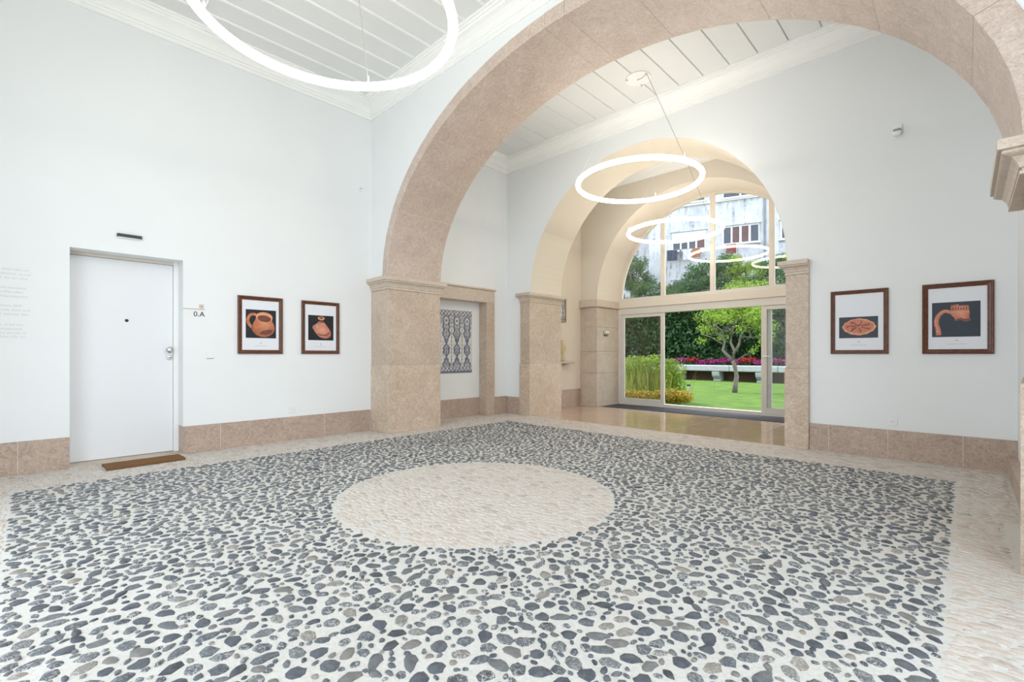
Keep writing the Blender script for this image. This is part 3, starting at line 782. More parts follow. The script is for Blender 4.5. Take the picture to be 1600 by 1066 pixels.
def curve_pts(pts, m=6):
    out = []; n = len(pts); g = lambda i: pts[max(0, min(n-1, i))]
    for i in range(n-1):
        a, b, c, d = g(i-1), g(i), g(i+1), g(i+2)
        for k in range(m):
            t_ = k/m; out.append(tuple(0.5*(2*b[q]+(c[q]-a[q])*t_+(2*a[q]-5*b[q]+4*c[q]-d[q])*t_**2+(3*b[q]-a[q]-3*c[q]+d[q])*t_**3) for q in (0, 1)))
    return out + [pts[-1]]
def draw_jug(P):
    n = lambda L: [((x-238)/327, 1-(y-380)/320) for x, y in L]
    P('handle_image', TERRA, stroke(curve_pts(n([(352, 440), (318, 432), (285, 442), (262, 478), (262, 520), (280, 556), (306, 582)])), 0.045, 0.05), 1)
    P('jug_image', POT1, smooth_poly(n([(346, 432), (345, 480), (318, 530), (296, 580), (306, 625), (350, 668), (420, 692), (490, 680), (542, 632), (552, 580), (536, 530), (518, 502), (530, 452), (500, 418), (430, 400), (375, 412)])), 1)
    P('rim_image', TERRAL, n(ell(436, 463, 90, 58, 28, 0.12)), 2)
    P('mouth_image', TERRAD, n(ell(434, 478, 74, 38, 28, 0.12)), 3)
    P('shade_image', TERRAD, smooth_poly(n([(380, 640), (430, 612), (500, 598), (535, 604), (515, 640), (470, 662), (410, 665)])), 2)  # dark shade patch low on the jug, drawn into the print
def draw_bottle(P):
    n = lambda L: [((x-932)/273, 1-(y-440)/285) for x, y in L]
    P('bottle_image', POT2, smooth_poly(n([(1052, 500), (1020, 535), (968, 568), (1000, 625), (1030, 668), (1062, 694), (1120, 706), (1166, 692), (1180, 650), (1166, 606), (1130, 555), (1095, 508)]), 1), 1)
    P('neck_image', TERRAD, n([(1052, 485), (1090, 485), (1096, 520), (1048, 520)]), 2)
    P('lip_image', TERRAL, n(ell(1070, 472, 38, 20)), 3)
    P('mouth_image', TERRAD, n(ell(1070, 468, 24, 11)), 4)
    P('crack_image', TERRAD, n([(1030, 650), (1075, 662), (1125, 655), (1160, 630), (1165, 638), (1130, 668), (1075, 674), (1036, 662)]), 2)
    P('highlight_image', GOLD, smooth_poly(n([(1010, 550), (1032, 546), (1040, 580), (1028, 604), (1020, 576)]), 1), 2)  # yellow highlight on the bottle, drawn into the print
def draw_dish(P):
    n = lambda L: [((x-172)/328, 1-(y-402)/176) for x, y in L]
    pts = []
    for i in range(48):
        a = 2*PI*i/48; r = 1+0.025*math.cos(12*a)+0.02*math.cos(4*a); pts.append((342+138*r*math.cos(a), 486+68*r*math.sin(a)))
    P('dish_rim_image', TERRAL, n(pts), 1); P('dish_image', TERRA2, n(ell(340, 483, 126, 58)), 2)
    for i in range(14):
        a = 2*PI*i/14
        P('petal_image', TERRAD if i % 2 else TERRA, n(stroke([(340+24*math.cos(a), 480+11*math.sin(a)), (340+64*math.cos(a+0.12), 482+30*math.sin(a+0.12)), (340+104*math.cos(a), 484+48*math.sin(a))], 3, 5)), 3)
    P('centre_image', TERRAD, n(ell(338, 474, 14, 7)), 4)
def draw_handle(P):
    n = lambda L: [((x-948)/407, 1-(y-270)/298) for x, y in L]
    P('handle_image', TERRA2, stroke(curve_pts(n([(1008, 552), (1000, 500), (986, 450), (992, 405), (1020, 366), (1062, 346), (1120, 362)])), 0.055, 0.045), 1)
    P('shine_image', TERRAL, stroke(curve_pts(n([(1000, 530), (990, 480), (980, 445), (986, 405), (1014, 366), (1062, 342), (1104, 350)])), 0.012, 0.01), 2)
    P('neck_image', POT2, n([(1108, 300), (1172, 290), (1182, 303), (1258, 303), (1268, 372), (1262, 390), (1274, 430), (1236, 440), (1190, 424), (1150, 432), (1140, 405), (1112, 380)]), 2)
    for i in range(6): P('notch_image', TERRAD, n([(1124+i*22, 322), (1134+i*22, 320), (1136+i*22, 340), (1126+i*22, 342)]), 3)
    P('band_image', TERRAL, n([(1112, 352), (1264, 350), (1266, 360), (1114, 362)]), 3)
    P('break_image', TERRAD, n([(1152, 420), (1190, 408), (1240, 424), (1262, 410), (1268, 426), (1236, 436), (1190, 421), (1154, 430)]), 3)
framed_print((XL, 2.118, 1.528), PI/2, 'wood framed print of an orange handled jug, nearest the white door', 0.048, (0.171, 0.845, 0.23, 0.725), NAVYB, draw_jug)
framed_print((XL, 2.900, 1.528), PI/2, 'wood framed print of a broken narrow necked bottle near the arch pier', 0.046, (0.17, 0.84, 0.264, 0.74), NAVYB, draw_bottle)
framed_print((-0.882, YG0, 1.526), 0, 'wood framed print of an oval terracotta dish beside passage pier', 0.043, (0.153, 0.83, 0.42, 0.752), SLATE, draw_dish)
framed_print((-0.066, YG0, 1.524), 0, 'wood framed print of a curved pot handle, rightmost picture', 0.048, (0.146, 0.822, 0.27, 0.76), SLATE, draw_handle)

# ================================================================== TILE PANELS
def make_tilemat():
    t = NT('glazed_tile'); a = t.n('ShaderNodeVertexColor'); a.layer_name = 'paint'
    f = t.noise(30, 3, 0.6, t.coord('Position'))
    t.base(t.mix(0.12, a.outputs[0], t.ramp(f, [(0.3, lin(150, 160, 190)), (0.7, lin(240, 238, 228))]))); t.rough(0.15); return t.m
TILE = make_tilemat()
def baluster(u, v):
    """blue line-work of one candelabra column; u in -1..1 across, v 0..1 upwards -> ink amount 0..1"""
    a = abs(u)
    if v < 0.11 or v > 0.90:                                   # border bands
        w_ = (v/0.11 if v < 0.11 else (v-0.90)/0.10)
        return 0.9 if w_ < 0.34 and v < 0.11 else (0.85 if math.sin(6*PI*(u+1)/2)*math.cos(9*w_) > -0.1 else 0.15)
    q = (v-0.11)/0.79
    if a > 0.93: return 0.75 if int(q*40) % 3 else 0.3           # divider between columns
    R = 0.30 + 0.24*math.sin(q*PI*7.0+0.6) + 0.10*math.sin(q*PI*17)
    if q < 0.07: R = 0.62
    if q > 0.80: R = 0.50
    if 0.58 < q < 0.80: R = 0.38+0.25*abs(math.sin((q-0.58)*PI/0.22*1.5))
    d = abs(a-R)
    ink = 0.0
    if d < 0.15: ink = 0.95
    if a < 0.09 and int(q*26) % 2: ink = max(ink, 0.85)
    if a < R-0.12: ink = max(ink, 0.35 + 0.45*(math.sin(q*60)*math.cos(a*22) > 0.15))
    if R+0.14 < a < 0.86 and math.sin(q*33+a*9)*math.sin(a*12) > 0.72: ink = max(ink, 0.7)
    if q > 0.84:
        rr = math.hypot(u*0.9, (q-0.91)*5.2); ink = 0.9 if abs(rr-0.5) < 0.12 or rr < 0.16 else (0.15 if rr < 0.5 else 0.45)
    return ink
def tile_panel(name, loc, rz, cols, rows, s, colw, label, off=0.0, pitch=None):
    t = empty(name, loc, rz, label, 'tiles')
    n = 12; wd = cols*s; ht = rows*s
    for i in range(cols):
        for j in range(rows):
            g = 0.0012; vs = []; cols_ = []
            for b in range(n+1):
                for a in range(n+1):
                    x = i*s+g+(s-2*g)*a/n; z = j*s+g+(s-2*g)*b/n
                    edge = a in (0, n) or b in (0, n)
                    vs.append((x, -0.007 if edge else -0.0085, z))
                    uu = ((x-wd-off)/colw) % 1.0*2-1
                    k = baluster(uu, z/ht); k = min(1, max(0, k*0.95+rt.uniform(-0.12, 0.12)))
                    lo, hi = (0.80, 0.79, 0.74), (0.010, 0.022, 0.11)
                    if rt.random() < 0.12: hi = (0.05, 0.16, 0.34)
                    cols_.append(tuple(lo[c]*(1-k)+hi[c]*k for c in range(3)) + (1,))
            N = n+1; fs = [(b*N+a, b*N+a+1, (b+1)*N+a+1, (b+1)*N+a) for b in range(n) for a in range(n)]
            k0 = len(vs); rim = [0, n, N*N-1, n*N]
            vs += [(vs[q][0], 0, vs[q][2]) for q in rim]; cols_ += [(0.7, 0.6, 0.5, 1)]*4
            for q in range(4): fs.append((rim[q], rim[(q+1) % 4], k0+(q+1) % 4, k0+q))
            me = bpy.data.meshes.new('tile'); me.from_pydata(vs, [], fs); me.update()
            ca = me.color_attributes.new('paint', 'FLOAT_COLOR', 'POINT')
            ca.data.foreach_set('color', [c for q in cols_ for c in q])
            bm = bmesh.new(); bm.from_mesh(me); bmesh.ops.recalc_face_normals(bm, faces=bm.faces[:]); bm.to_mesh(me); bm.free()
            o = link('tile', me, TILE, t); o.location.y = -0.001*((i*5+j*3) % 3)*0.5
    return t
S_ = 1.15/8
tile_panel('tile_panel', (NB, 5.877-7*S_, 0.814), PI/2, 7, 8, S_, 0.243, 'blue and white baluster patterned wall tiles in stone niche')
tn = tile_panel('tile_panel', (XM, 7.87, 1.90), PI/2, 2, 3, 0.142, 0.142, 'small blue tile group in wooden frame inside garden passage')
for a in ((0.284, 0.312, -0.03, 0.0, -0.02, 0.45), (-0.03, 0.0, -0.03, 0.0, -0.02, 0.45), (-0.03, 0.312, -0.03, 0.0, -0.046, -0.02), (-0.03, 0.312, -0.03, 0.0, 0.45, 0.47)):
    B('frame_rail', mat('tile_frame', (170, 140, 108), 0.5, 0.1, 10), tn, *a, b=0.003)

# stone shelf and carved fragment in the passage
sh = empty('wall_shelf', (XM, 8.06, 0.985), PI/2, 'narrow stone bracket shelf in garden passage', 'shelf')
B('slab', GREYST, sh, -0.24, 0.26, -0.16, 0, -0.02, 0.025, b=0.005); B('bracket', GREYST, sh, -0.03, 0.03, -0.10, 0, -0.07, -0.02, b=0.01)
mb = MB(); prof = [(0.075, 0), (0.085, 0.04), (0.07, 0.12), (0.06, 0.17), (0.085, 0.22), (0.095, 0.29), (0.085, 0.36), (0.06, 0.42), (0.025, 0.45)]
for k, (r, z) in enumerate(prof): pass
mb.lathe(prof, (0, 0, 0), 18); head = mb.build('stone_fragment', mat('sand_stone', (206, 188, 152), 0.8, 0.14, 20, bump=0.4), smooth=True, loc=(XM+0.09, 7.95, 1.011))
for v in head.data.vertices:
    v.co.x *= 0.75; v.co += Vector((random.uniform(-1, 1), random.uniform(-1, 1), 0))*0.008
    if v.co.y > 0 and 0.24 < v.co.z < 0.32: v.co.y += 0.03
    if v.co.y > 0 and 0.13 < v.co.z < 0.2: v.co.y -= 0.015
setp(head, 'sandy carved stone head fragment standing on passage shelf', 'sculpture')

# ================================================================== RING LAMPS
def ring_lamp(c, h, angs, label, R=0.82, ztop=ZC):
    t = empty('ring_pendant', (c[0], c[1], ztop), 0, label, 'lamp', 'ring pendant lamps')
    mb = MB(); n, k, r = 96, 12, 0.032; dz = h-ztop
    vs = []
    for i in range(n):
        a = 2*PI*i/n
        for j in range(k):
            b = 2*PI*j/k; q = R+r*math.cos(b); vs.append((q*math.cos(a), q*math.sin(a), dz+r*math.sin(b)))
    mb.add(vs, [(i*k+j, ((i+1) % n)*k+j, ((i+1) % n)*k+(j+1) % k, i*k+(j+1) % k) for i in range(n) for j in range(k)])
    mb.build('light_ring', LAMP, t, smooth=True)
    MB().lathe([(0.172, 0.002), (0.172, -0.012), (0.160, -0.018), (0.02, -0.02)], (0, 0, 0), 28).build('canopy', PLASTW, t)
    for i, a in enumerate(angs):
        a = math.radians(a); top = (0.155*math.cos(a), 0.155*math.sin(a), -0.002); bot = (R*math.cos(a), R*math.sin(a), dz+r)
        MB().lathe([(0.014, 0.0), (0.014, -0.03), (0.006, -0.045)], (top[0], top[1], 0), 10).build('ceiling_anchor', CHROME, t)
        mid = [(top[q]*(1-s)+bot[q]*s) for s in (0,) for q in range(3)]
        MB().tube([top, bot], 0.0032 if i == 0 else 0.0009, 5).build('power_cable' if i == 0 else 'suspension_wire', CABLE if i == 0 else TRIMW, t)
        MB().lathe([(0.007, 0), (0.007, 0.06), (0.003, 0.065)], (bot[0], bot[1], bot[2]-0.005), 8).build('rim_clip', PLASTW, t)
    pts = [(0.155*math.cos(math.radians(angs[0])), 0.155*math.sin(math.radians(angs[0])), -0.03), (0.10, -0.08, -0.075), (0.02, -0.06, -0.06), (0.0, 0.0, -0.03)]
    MB().tube(pts, 0.004, 5).build('cable_loop', CABLE, t)
ring_lamp((-3.05, 1.41), 3.40, (133, 225, -10), 'large glowing ring lamp nearest the camera, in the front hall')
ring_lamp((-3.24, 5.86), 3.52, (-19, 101, 221), 'glowing ring lamp hanging beyond the big stone arch')
ring_lamp((-3.87, 8.32), 3.42, (-21, 99, 219), 'farthest glowing ring lamp, inside the vaulted garden passage')

# ================================================================== GARDEN
def make_grass():
    t = NT('lawn'); co = t.coord('Position'); f = t.noise(2.2, 4, 0.6, co); g = t.noise(60, 4, 0.7, co)
    c = t.ramp(f, [(0.3, lin(54, 90, 22)), (0.5, lin(80, 118, 28)), (0.75, lin(112, 142, 38))])
    t.base(t.mix(0.35, c, t.ramp(g, [(0.3, lin(34, 62, 18)), (0.7, lin(116, 142, 44))]))); t.rough(0.9); t.bump(g, 0.6, 0.03); return t.m
LAWN = make_grass()
def make_leaf(name, dark, mid, light, scale=3.0, transl=0.35):
    t = NT(name); co = t.coord('Position'); f = t.noise(scale, 3, 0.6, co); g = t.noise(scale*9, 2, 0.5, co)
    c = t.mix(0.5, t.ramp(f, [(0.3, lin(*dark)), (0.5, lin(*mid)), (0.72, lin(*light))]), t.ramp(g, [(0.3, lin(*dark)), (0.5, lin(*mid)), (0.7, lin(*light))]))
    t.base(c); t.rough(0.45)
    tl = t.n('ShaderNodeBsdfTranslucent'); t.l(c, tl.inputs[0])
    mx = t.n('ShaderNodeMixShader'); mx.inputs[0].default_value = transl
    t.l(t.b.outputs[0], mx.inputs[1]); t.l(tl.outputs[0], mx.inputs[2]); t.l(mx.outputs[0], t.out.inputs['Surface']); return t.m
LEAFD = make_leaf('leaf_dark', (14, 36, 18), (36, 74, 36), (104, 146, 84))
LEAFM = make_leaf('leaf_mid', (34, 70, 34), (62, 104, 52), (104, 142, 76))
LEAFL = make_leaf('leaf_lime', (88, 118, 28), (130, 160, 46), (172, 190, 76))
LEAFY = make_leaf('leaf_gold', (126, 112, 22), (172, 150, 36), (204, 180, 62))
LEAFR = make_leaf('reed_green', (112, 126, 44), (150, 158, 66), (186, 184, 98))
BARK = mat('bark', (112, 104, 96), 0.9, 0.35, 18, bump=0.8)
EARTH = mat('earth', (70, 52, 40), 0.95, 0.3, 12, bump=0.6)
lawn = MB(); nx, ny = 40, 30
lv = []
for j in range(ny+1):
    for i in range(nx+1):
        x = -22+28*i/nx; y = 9.95+13.5*j/ny; lv.append((x, y, -0.02+0.03*math.sin(x*1.3)*math.sin(y*0.9)*min(1, (y-9.95)/3)))
lawn.add(lv, [(j*(nx+1)+i, j*(nx+1)+i+1, (j+1)*(nx+1)+i+1, (j+1)*(nx+1)+i) for j in range(ny) for i in range(nx)])
lawn = lawn.build('lawn', LAWN, smooth=True); setp(lawn, 'bright green mown lawn outside the garden door', 'lawn', kind='structure')
struct(B('ground', EARTH, None, -40, 25, -12, 60, -0.4, -0.14))
BOUNCE_PAVING = mat('bounce_paving', (214, 212, 206), 0.85, 0.06, 3)
struct(B('bounce_street', BOUNCE_PAVING, None, -30, 30, -25, YR-0.3, -0.13, -0.02)); struct(B('bounce_court', BOUNCE_PAVING, None, XR+0.3, 18, YR-0.3, 9.6, -0.13, -0.02))  # unseen pale paving added to bounce sky light up to the ceiling
struct(B('terrace_edge', GREYST, None, -8, 1, YI1, 9.98, -0.13, 0.0))

def leaves(name, m, centres, n, size, parent, flat=0.0, seed=0, asp=2.0):
    """scatter folded leaf blades in ellipsoids centres=[(cx,cy,cz,rx,ry,rz,weight)]"""
    r = np.random.default_rng(seed); ws = np.array([c[6] if len(c) > 6 else c[3]*c[4]*c[5] for c in centres]); ws = ws/ws.sum()
    idx = r.choice(len(centres), n, p=ws); C = np.array([c[:6] for c in centres])[idx]
    d = r.normal(size=(n, 3)); d /= np.linalg.norm(d, axis=1)[:, None]; rad = r.random(n)**(1/2.2)
    P = C[:, :3] + d*rad[:, None]*C[:, 3:6]
    nrm = d + r.normal(size=(n, 3))*0.8 + np.array([0, 0, flat]); nrm /= np.linalg.norm(nrm, axis=1)[:, None]
    t = np.cross(nrm, r.normal(size=(n, 3))); t /= np.linalg.norm(t, axis=1)[:, None]; b = np.cross(nrm, t)
    s = (size*(0.6+0.8*r.random(n)))[:, None]
    V = np.stack([P-t*s, P-b*s/asp+nrm*s*0.15, P+t*s, P+b*s/asp+nrm*s*0.15], 1).reshape(-1, 3)
    F = np.arange(n)[:, None]*4
    faces = np.concatenate([np.concatenate([F, F+1, F+2], 1), np.concatenate([F, F+2, F+3], 1)]).tolist()
    me = bpy.data.meshes.new(name); me.from_pydata(V.tolist(), [], faces); me.update()
    o = link(name, me, m); 
    if parent: under(o, parent)
    o['kind'] = 'stuff'; return o

# small gnarled tree on the lawn
tree = empty('garden_tree', (-5.19, 15.4, 0), 0, 'small gnarled tree with lime leaves growing on the lawn', 'tree')
X0 = Vector((-5.19, 15.4, -0.03))
def br(pts, r0, r1, name='branch'):
    n = len(pts); rr = [r0+(r1-r0)*i/(n-1) for i in range(n)]
    under(MB().tube([X0+Vector(p) for p in pts], rr, 8).build(name, BARK, smooth=True), tree)
br([(0, 0, 0), (0.02, 0, 0.25), (0.05, 0.03, 0.5), (0.0, 0.02, 0.8), (-0.06, 0, 1.02)], 0.085, 0.055, 'trunk')
br([(-0.06, 0, 1.0), (-0.24, 0.02, 1.18), (-0.36, 0, 1.32), (-0.32, 0.05, 1.6), (-0.42, 0.1, 1.95), (-0.7, 0.1, 2.2)], 0.06, 0.015)
br([(-0.06, 0, 1.0), (0.0, -0.02, 1.3), (-0.12, 0, 1.55), (-0.1, 0.05, 1.9), (0.1, 0.1, 2.5)], 0.06, 0.015)
br([(-0.04, 0, 1.2), (0.12, 0.03, 1.5), (0.18, 0, 1.8), (0.45, -0.05, 2.1), (0.8, -0.1, 2.35)], 0.045, 0.012)
br([(0.0, 0, 0.95), (0.25, 0.05, 1.15), (0.5, 0.05, 1.25)], 0.02, 0.008)
br([(-0.34, 0, 1.5), (-0.7, -0.1, 1.75), (-1.0, -0.1, 1.85)], 0.025, 0.008)
br([(-0.36, 0, 1.7), (-0.8, 0.1, 2.1), (-1.05, 0.15, 2.4)], 0.025, 0.008)
br([(-0.1, 0, 1.8), (0.3, 0.1, 2.2), (0.5, 0.2, 2.7)], 0.025, 0.008)
br([(0.18, 0, 1.75), (0.55, 0.1, 1.7), (0.85, 0.1, 1.75)], 0.02, 0.006)
for k in range(16):
    q = random.Random(60+k); bx_, bz_ = q.uniform(-0.7, 0.6), q.uniform(1.55, 2.2)
    br([(bx_, q.uniform(-.1, .1), bz_), (bx_+q.uniform(-.25, .25), q.uniform(-.2, .2), bz_+0.25), (bx_+q.uniform(-.55, .55), q.uniform(-.4, .4), bz_+q.uniform(0.2, .6))], 0.014, 0.004, 'twig')
cl = []
rr_ = random.Random(5)
for (x, z, s) in ((-0.9, 2.0, .3), (-1.0, 2.4, .35), (-0.55, 2.5, .4), (-0.2, 2.75, .45), (0.2, 2.5, .4), (0.55, 2.7, .45), (0.8, 2.35, .4), (0.95, 2.0, .3), (0.75, 1.75, .28), (0.45, 2.1, .35), (-0.6, 1.75, .22), (-0.1, 2.3, .35), (0.55, 1.3, .16), (-0.9, 1.6, .18), (0.1, 3.1, .5), (0.7, 3.1, .45), (0.3, 1.9, .2), (0.9, 1.45, .2)):
    cl.append((X0.x+x, X0.y+rr_.uniform(-0.6, 0.6), z, s*1.15, s*1.2, s*0.75))
leaves('foliage', LEAFL, cl, 5200, 0.045, tree, 0.6, 3, 2.2)

# tall reedy bush and low golden shrub near the left pane
bush = empty('reed_bush', (-5.95, 11.2, 0), 0, 'tall yellow green reedy bush behind the left door pane', 'bush')
mb = MB(); rb = random.Random(9)
for i in range(420):
    x, y = rb.gauss(0, 0.42), rb.gauss(0, 0.3); h = rb.uniform(0.7, 1.15)*(1-0.15*min(1, abs(x)))
    dx, dy = rb.gauss(0, 0.10), rb.gauss(0, 0.10); w_ = 0.007
    P = [(x, y, 0), (x+dx*0.4, y+dy*0.4, h*0.55), (x+dx, y+dy, h)]
    a = rb.uniform(0, PI); ux, uy = math.cos(a)*w_, math.sin(a)*w_
    mb.add([(P[0][0]-ux, P[0][1]-uy, 0), (P[0][0]+ux, P[0][1]+uy, 0), (P[1][0]+ux, P[1][1]+uy, P[1][2]), (P[1][0]-ux, P[1][1]-uy, P[1][2]), P[2]], [(0,1,2,3), (3,2,4)])
st = mb.build('stems', LEAFR, bush); st['kind'] = 'stuff'
leaves('foliage', LEAFL, [(-6.3, 11.2, 0.85, .5, .35, .3), (-5.7, 11.2, 0.9, .5, .35, .28), (-5.2, 11.2, 0.72, .28, .3, .35), (-5.15, 11.25, 0.35, .25, .25, .35), (-6.5, 11.3, 0.6, .4, .3, .4)], 2600, 0.05, bush, 0.2, 5, 3.2)
shrub = empty('golden_shrub', (-4.83, 10.6, 0), 0, 'low golden shrub at the garden door sill', 'shrub')
MB().tube([(0, 0, -0.03), (0.02, 0, 0.12), (0.06, 0, 0.25)], [0.02, 0.015, 0.005], 6).build('stem', BARK, shrub)
leaves('foliage', LEAFY, [(-4.98, 10.6, 0.18, .26, .25, .18), (-4.72, 10.6, 0.17, .25, .22, .16), (-5.25, 10.55, 0.16, .25, .2, .15), (-5.6, 10.5, 0.15, .3, .2, .14), (-5.95, 10.5, 0.16, .3, .2, .14)], 4200, 0.026, shrub, 0.5, 6, 1.8)
bl = empty('bollard_light', (-6.05, 14.0, 0), 0, 'small silver bollard light standing on the lawn', 'bollard')
MB().lathe([(0.05, -0.03), (0.05, 0.20)], (0, 0, 0), 14).build('post', CHROME, bl); MB().lathe([(0.06, 0.2), (0.065, 0.23), (0.055, 0.25), (0.01, 0.255)], (0, 0, 0), 14).build('cap', BLACK, bl)

# long stone bench planter with brackets, flowers
BN = mat('bench_stone', (158, 160, 164), 0.7, 0.10, 5, bump=0.2)
YB = 21.6
bench = empty('stone_bench', (-8, YB, 0), 0, 'long pale stone bench on scrolled brackets under the hedge', 'bench')
for i in range(6): under(B('seat_slab', BN, None, -15+1.9*i+0.006, -13.1+1.9*i-0.006, YB-0.35, YB+0.45, 0.42, 0.68, b=0.03), bench)
def bracket(x):
    prof = [(YB-0.28, 0.42), (YB-0.30, 0.34), (YB-0.26, 0.22), (YB-0.14, 0.12), (YB-0.04, 0.07), (YB-0.10, 0.0), (YB-0.1, -0.1), (YB+0.25, -0.1), (YB+0.25, 0.42)]
    under(MB().prism(prof, x-0.16, x+0.16, 'x').build('bracket', BN), bench)
for x in (-13.3, -11.5, -9.7, -8.0, -6.2, -4.6): bracket(x)
under(B('back_wall', EARTH, None, -15, -3.6, YB+0.3, YB+0.5, -0.1, 0.45), bench)
PINK = make_leaf('petal_magenta', (120, 16, 80), (150, 34, 112), (186, 90, 152)); RED = make_leaf('petal_red', (130, 12, 22), (160, 26, 36), (186, 60, 58))
bed = empty('flower_bed', (-9, YB+0.55, 0.45), 0, 'row of magenta and red flowers behind the stone bench', 'flowers')
under(B('planting_trough', EARTH, None, -14.2, -3.9, YB+0.5, YB+1.1, 0.0, 0.66), bed)
fx = [float(x) for x in np.arange(-13.9, -4.1, 0.5)]
leaves('foliage', LEAFM, [(x, YB+0.62, 0.74, .33, .2, .14) for x in fx], 3000, 0.05, bed, 0.2, 40)
redx = (-11.9, -9.35, -7.0, -6.75, -4.6)
leaves('magenta_blossoms', PINK, [(x, YB+0.5, 0.84+0.05*math.sin(x*3), .34, .2, .13) for x in fx if min(abs(x-q) for q in redx) > 0.3], 3600, 0.036, bed, 0.4, 80, 1.2)
leaves('red_blossoms', RED, [(x, YB+0.48, 0.92, .33, .18, .13) for x in redx], 1100, 0.036, bed, 0.4, 81, 1.2)

# hedge and trees behind
hg = empty('hedge', (-9, 23.2, 0), 0, 'tall dark glossy hedge behind the stone bench', 'hedge')
hc = [(x+random.uniform(-.5, .5), 23.1+random.uniform(-.25, .25), z, 0.8, 0.5, 0.55) for x in np.arange(-16.2, -2.4, 0.8) for z in (0.9, 1.5, 2.1, 2.7, 3.3, 3.8)]
leaves('foliage', LEAFD, hc, 42000, 0.085, hg, 0.1, 100, 1.7)
for x in np.arange(-15.8, -2.6, 1.3):
    under(MB().tube([(x, 23.3, -0.1), (x+0.1, 23.35, 2), (x, 23.3, 3.8)], [0.06, 0.04, 0.02], 6).build('stem', BARK), hg)
struct(B('wall_garden_boundary', mat('boundary', (92, 88, 80), 0.9, 0.2, 3), None, -20, 2, 24.15, 24.3, -0.2, 3.5))
def back_tree(x, y, z0, z1, w_, i, m, label):
    t = empty('boundary_tree', (x, y, 0), 0, label, 'tree', 'leafy trees beyond the hedge')
    under(MB().tube([(x, y, -0.1), (x+0.1, y, z0), (x, y, z1-0.4)], [0.12, 0.09, 0.03], 8).build('trunk', BARK, smooth=True), t)
    r = random.Random(i); c = []
    for _ in range(34):
        z = z0+(z1-z0)*r.random()**1.3; s = 1-0.5*(z-z0)/(z1-z0); c.append((x+r.uniform(-w_, w_)*s, y+r.uniform(-.7, .7), z, 0.5*s+0.12, .5, 0.36*s+0.10))
    leaves('foliage', m, c, 9500, 0.075, t, 0.2, 200+i, 3.0)
for i, (x, z1, w_, m, lb) in enumerate(((-14.3, 7.1, 1.1, LEAFM, 'tall feathery tree at the far left of the fanlight'), (-12.0, 5.1, 1.0, LEAFM, 'low leafy tree between leftmost tree and navy towel'),
        (-10.6, 5.7, 0.9, LEAFM, 'leafy tree under the navy and white laundry'), (-9.2, 6.3, 0.9, LEAFM, 'leafy tree in front of the orange cloth'),
        (-7.9, 5.9, 1.0, LEAFL, 'light green tree below the right house window'), (-6.6, 5.7, 0.9, LEAFM, 'dark leafy tree beside the third fanlight mullion'),
        (-5.2, 6.5, 1.0, LEAFL, 'light green tree in the rightmost fanlight pane'))):
    back_tree(x*1.03, 25.7, 3.4, z1+0.15, w_*1.25, i, m, lb)

# apartment house behind, facade turned 17.5 degrees
def make_facade():
    t = NT('stained_render'); co = t.coord('Object'); f = t.noise(0.9, 5, 0.7, co, 0.6); g = t.noise(5, 5, 0.7, co)
    mp = t.n('ShaderNodeMapping'); mp.inputs['Scale'].default_value = (3.0, 3.0, 0.35); t.l(co, mp.inputs[0]); h = t.noise(1.5, 5, 0.7, mp.outputs[0])
    c = t.ramp(f, [(0.3, lin(168, 170, 178)), (0.55, lin(196, 198, 204))])
    s = t.ramp(h, [(0.50, (0, 0, 0, 1)), (0.66, (1, 1, 1, 1))]); k = t.ramp(g, [(0.4, (0.1, 0.1, 0.1, 1)), (0.6, (1, 1, 1, 1))])
    t.base(t.mix(t.mix(1.0, s, k, 'MULTIPLY'), c, lin(104, 104, 114))); t.rough(0.9); return t.m
FAC = make_facade()
WINF = mat('window_white', (212, 214, 218), 0.5, 0.01, 3); WING = mat('window_dark', (54, 62, 80), 0.15, 0.3, 1.5); CURT = mat('curtain_red', (92, 62, 66), 0.6, 0.3, 2.5)
bd = empty('apartment_house', (-10.93, 28.35, 0), math.radians(17.49), 'stained white apartment house seen through the fanlight', 'building')
B('wall', FAC, bd, -3.6, 9.5, 0.02, 6, -0.2, 16); B('side_wing', FAC, bd, -12, -3.62, 1.5, 6, -0.2, 14)
B('string_course', WINF, bd, -3.6, 9.5, -0.10, 0.04, 10.15, 10.27)
def house_window(x0, x1, z0, z1, panes, ztop=None, low=None):
    wn = B('window', WINF, bd, x0, x1, -0.05, 0.03, z0, z1, b=0.01)
    for (a, b, m) in panes: B('pane', m, wn, a, b, -0.065, -0.04, z0+0.07 if low is None else low, (z1-0.09) if ztop is None else ztop)
    B('lintel', FAC, wn, x0-0.06, x1+0.06, -0.14, 0.0, z1, z1+0.1); B('sill', WINF, wn, x0-0.06, x1+0.06, -0.16, 0.0, z0-0.07, z0)
house_window(-2.19, -0.24, 7.48, 8.62, ((-2.10, -1.72, WING), (-1.62, -1.29, WING), (-1.18, -0.84, WING), (-0.73, -0.33, CURT)), ztop=8.05)
house_window(0.63, 2.58, 7.60, 8.67, ((0.73, 1.09, WING), (1.19, 1.54, CURT), (1.67, 2.02, CURT), (2.14, 2.52, WING)))
house_window(0.62, 2.61, 10.30, 11.4, ((0.72, 1.55, WING), (1.65, 2.5, WING)))
house_window(-2.19, -0.24, 10.35, 11.4, ((-2.1, -1.3, WING), (-1.2, -0.33, WING)))
house_window(3.6, 5.4, 7.6, 8.67, ((3.7, 4.4, WING), (4.5, 5.3, WING)))
house_window(-2.19, -0.24, 4.6, 5.7, ((-2.1, -1.3, WING), (-1.2, -0.33, WING))); house_window(0.63, 2.58, 4.6, 5.7, ((0.73, 1.5, WING), (1.6, 2.48, WING)))
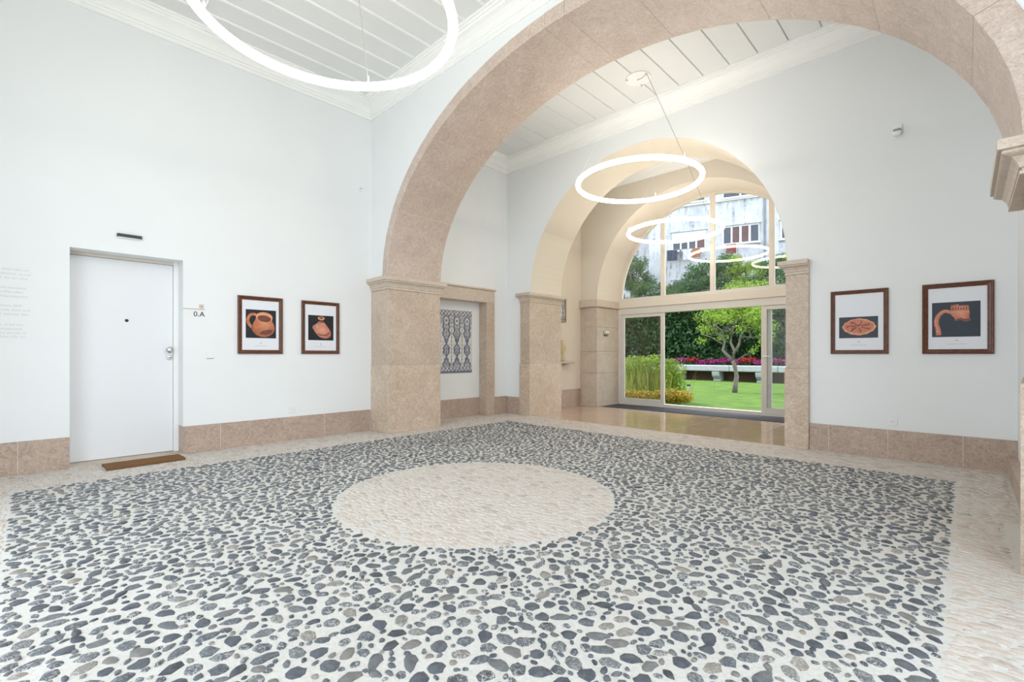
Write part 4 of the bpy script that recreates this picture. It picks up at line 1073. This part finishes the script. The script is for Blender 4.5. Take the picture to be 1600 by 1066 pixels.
drain = MB().tube([(2.85, -0.08, 0), (2.85, -0.08, 14)], 0.06, 8).build('drainpipe', mat('pipe_grey', (120, 124, 134), 0.6, 0.2, 3), bd)
MB().tube([(-2.7, -0.45, 7.5), (-0.2, -0.45, 7.47)], 0.012, 5).build('clothes_line', CABLE, bd); MB().tube([(0.6, -0.45, 7.52), (2.4, -0.45, 7.5)], 0.012, 5).build('clothes_line', CABLE, bd)
Rz = Matrix.Rotation(math.radians(17.49), 4, 'Z')
def laundry(x0, x1, z0, z1, col, nm, label):
    n = 8; mb = MB(); vs = []
    for side in (0, 1):
        for j in range(3):
            for i in range(n+1):
                x = x0+(x1-x0)*i/n; vs.append((x, -0.45+0.03*math.sin(i*1.7+j)*(j > 0)+side*0.012, z1-(z1-z0)*j/2 + (0.03*math.sin(i*2.1) if j == 2 else 0)))
    N = n+1; K = 3*N; fs = []
    for j in range(2):
        for i in range(n):
            q = (j*N+i, j*N+i+1, (j+1)*N+i+1, (j+1)*N+i); fs += [q, tuple(t_+K for t_ in reversed(q))]
    edge = list(range(n)) + [n, N+n] + [2*N+n-i for i in range(n)] + [2*N, N]
    fs += [(a, b, b+K, a+K) for a, b in zip(edge, edge[1:]+edge[:1])]
    cx = (x0+x1)/2; vs = [(x-cx, y+0.45, z-z1) for x, y, z in vs]
    mb.add(vs, fs); o = mb.build(nm, mat('cloth_'+nm+str(x0), col, 0.9, 0.15, 4))
    p = Vector((-10.93, 28.35, 0)) + (Rz @ Vector((cx, -0.45, z1))); o.location = p; o.rotation_euler = (0, 0, math.radians(17.49))
    setp(o, label, 'laundry')
laundry(-2.42, -1.82, 6.85, 7.50, (58, 62, 82), 'hanging_towel', 'dark navy towel hanging on the washing line')
laundry(-1.70, -1.56, 6.95, 7.49, (120, 122, 136), 'hanging_sock', 'narrow grey cloth hanging between navy and white laundry')
laundry(-1.50, -1.04, 6.84, 7.48, (190, 190, 196), 'hanging_shirt', 'white cloth hanging on the washing line')
laundry(-0.98, -0.54, 6.93, 7.47, (156, 98, 74), 'hanging_cloth', 'orange cloth hanging at the end of washing line')
laundry(0.87, 1.38, 6.98, 7.52, (130, 54, 64), 'hanging_cloth', 'red cloth hanging below the right house window')
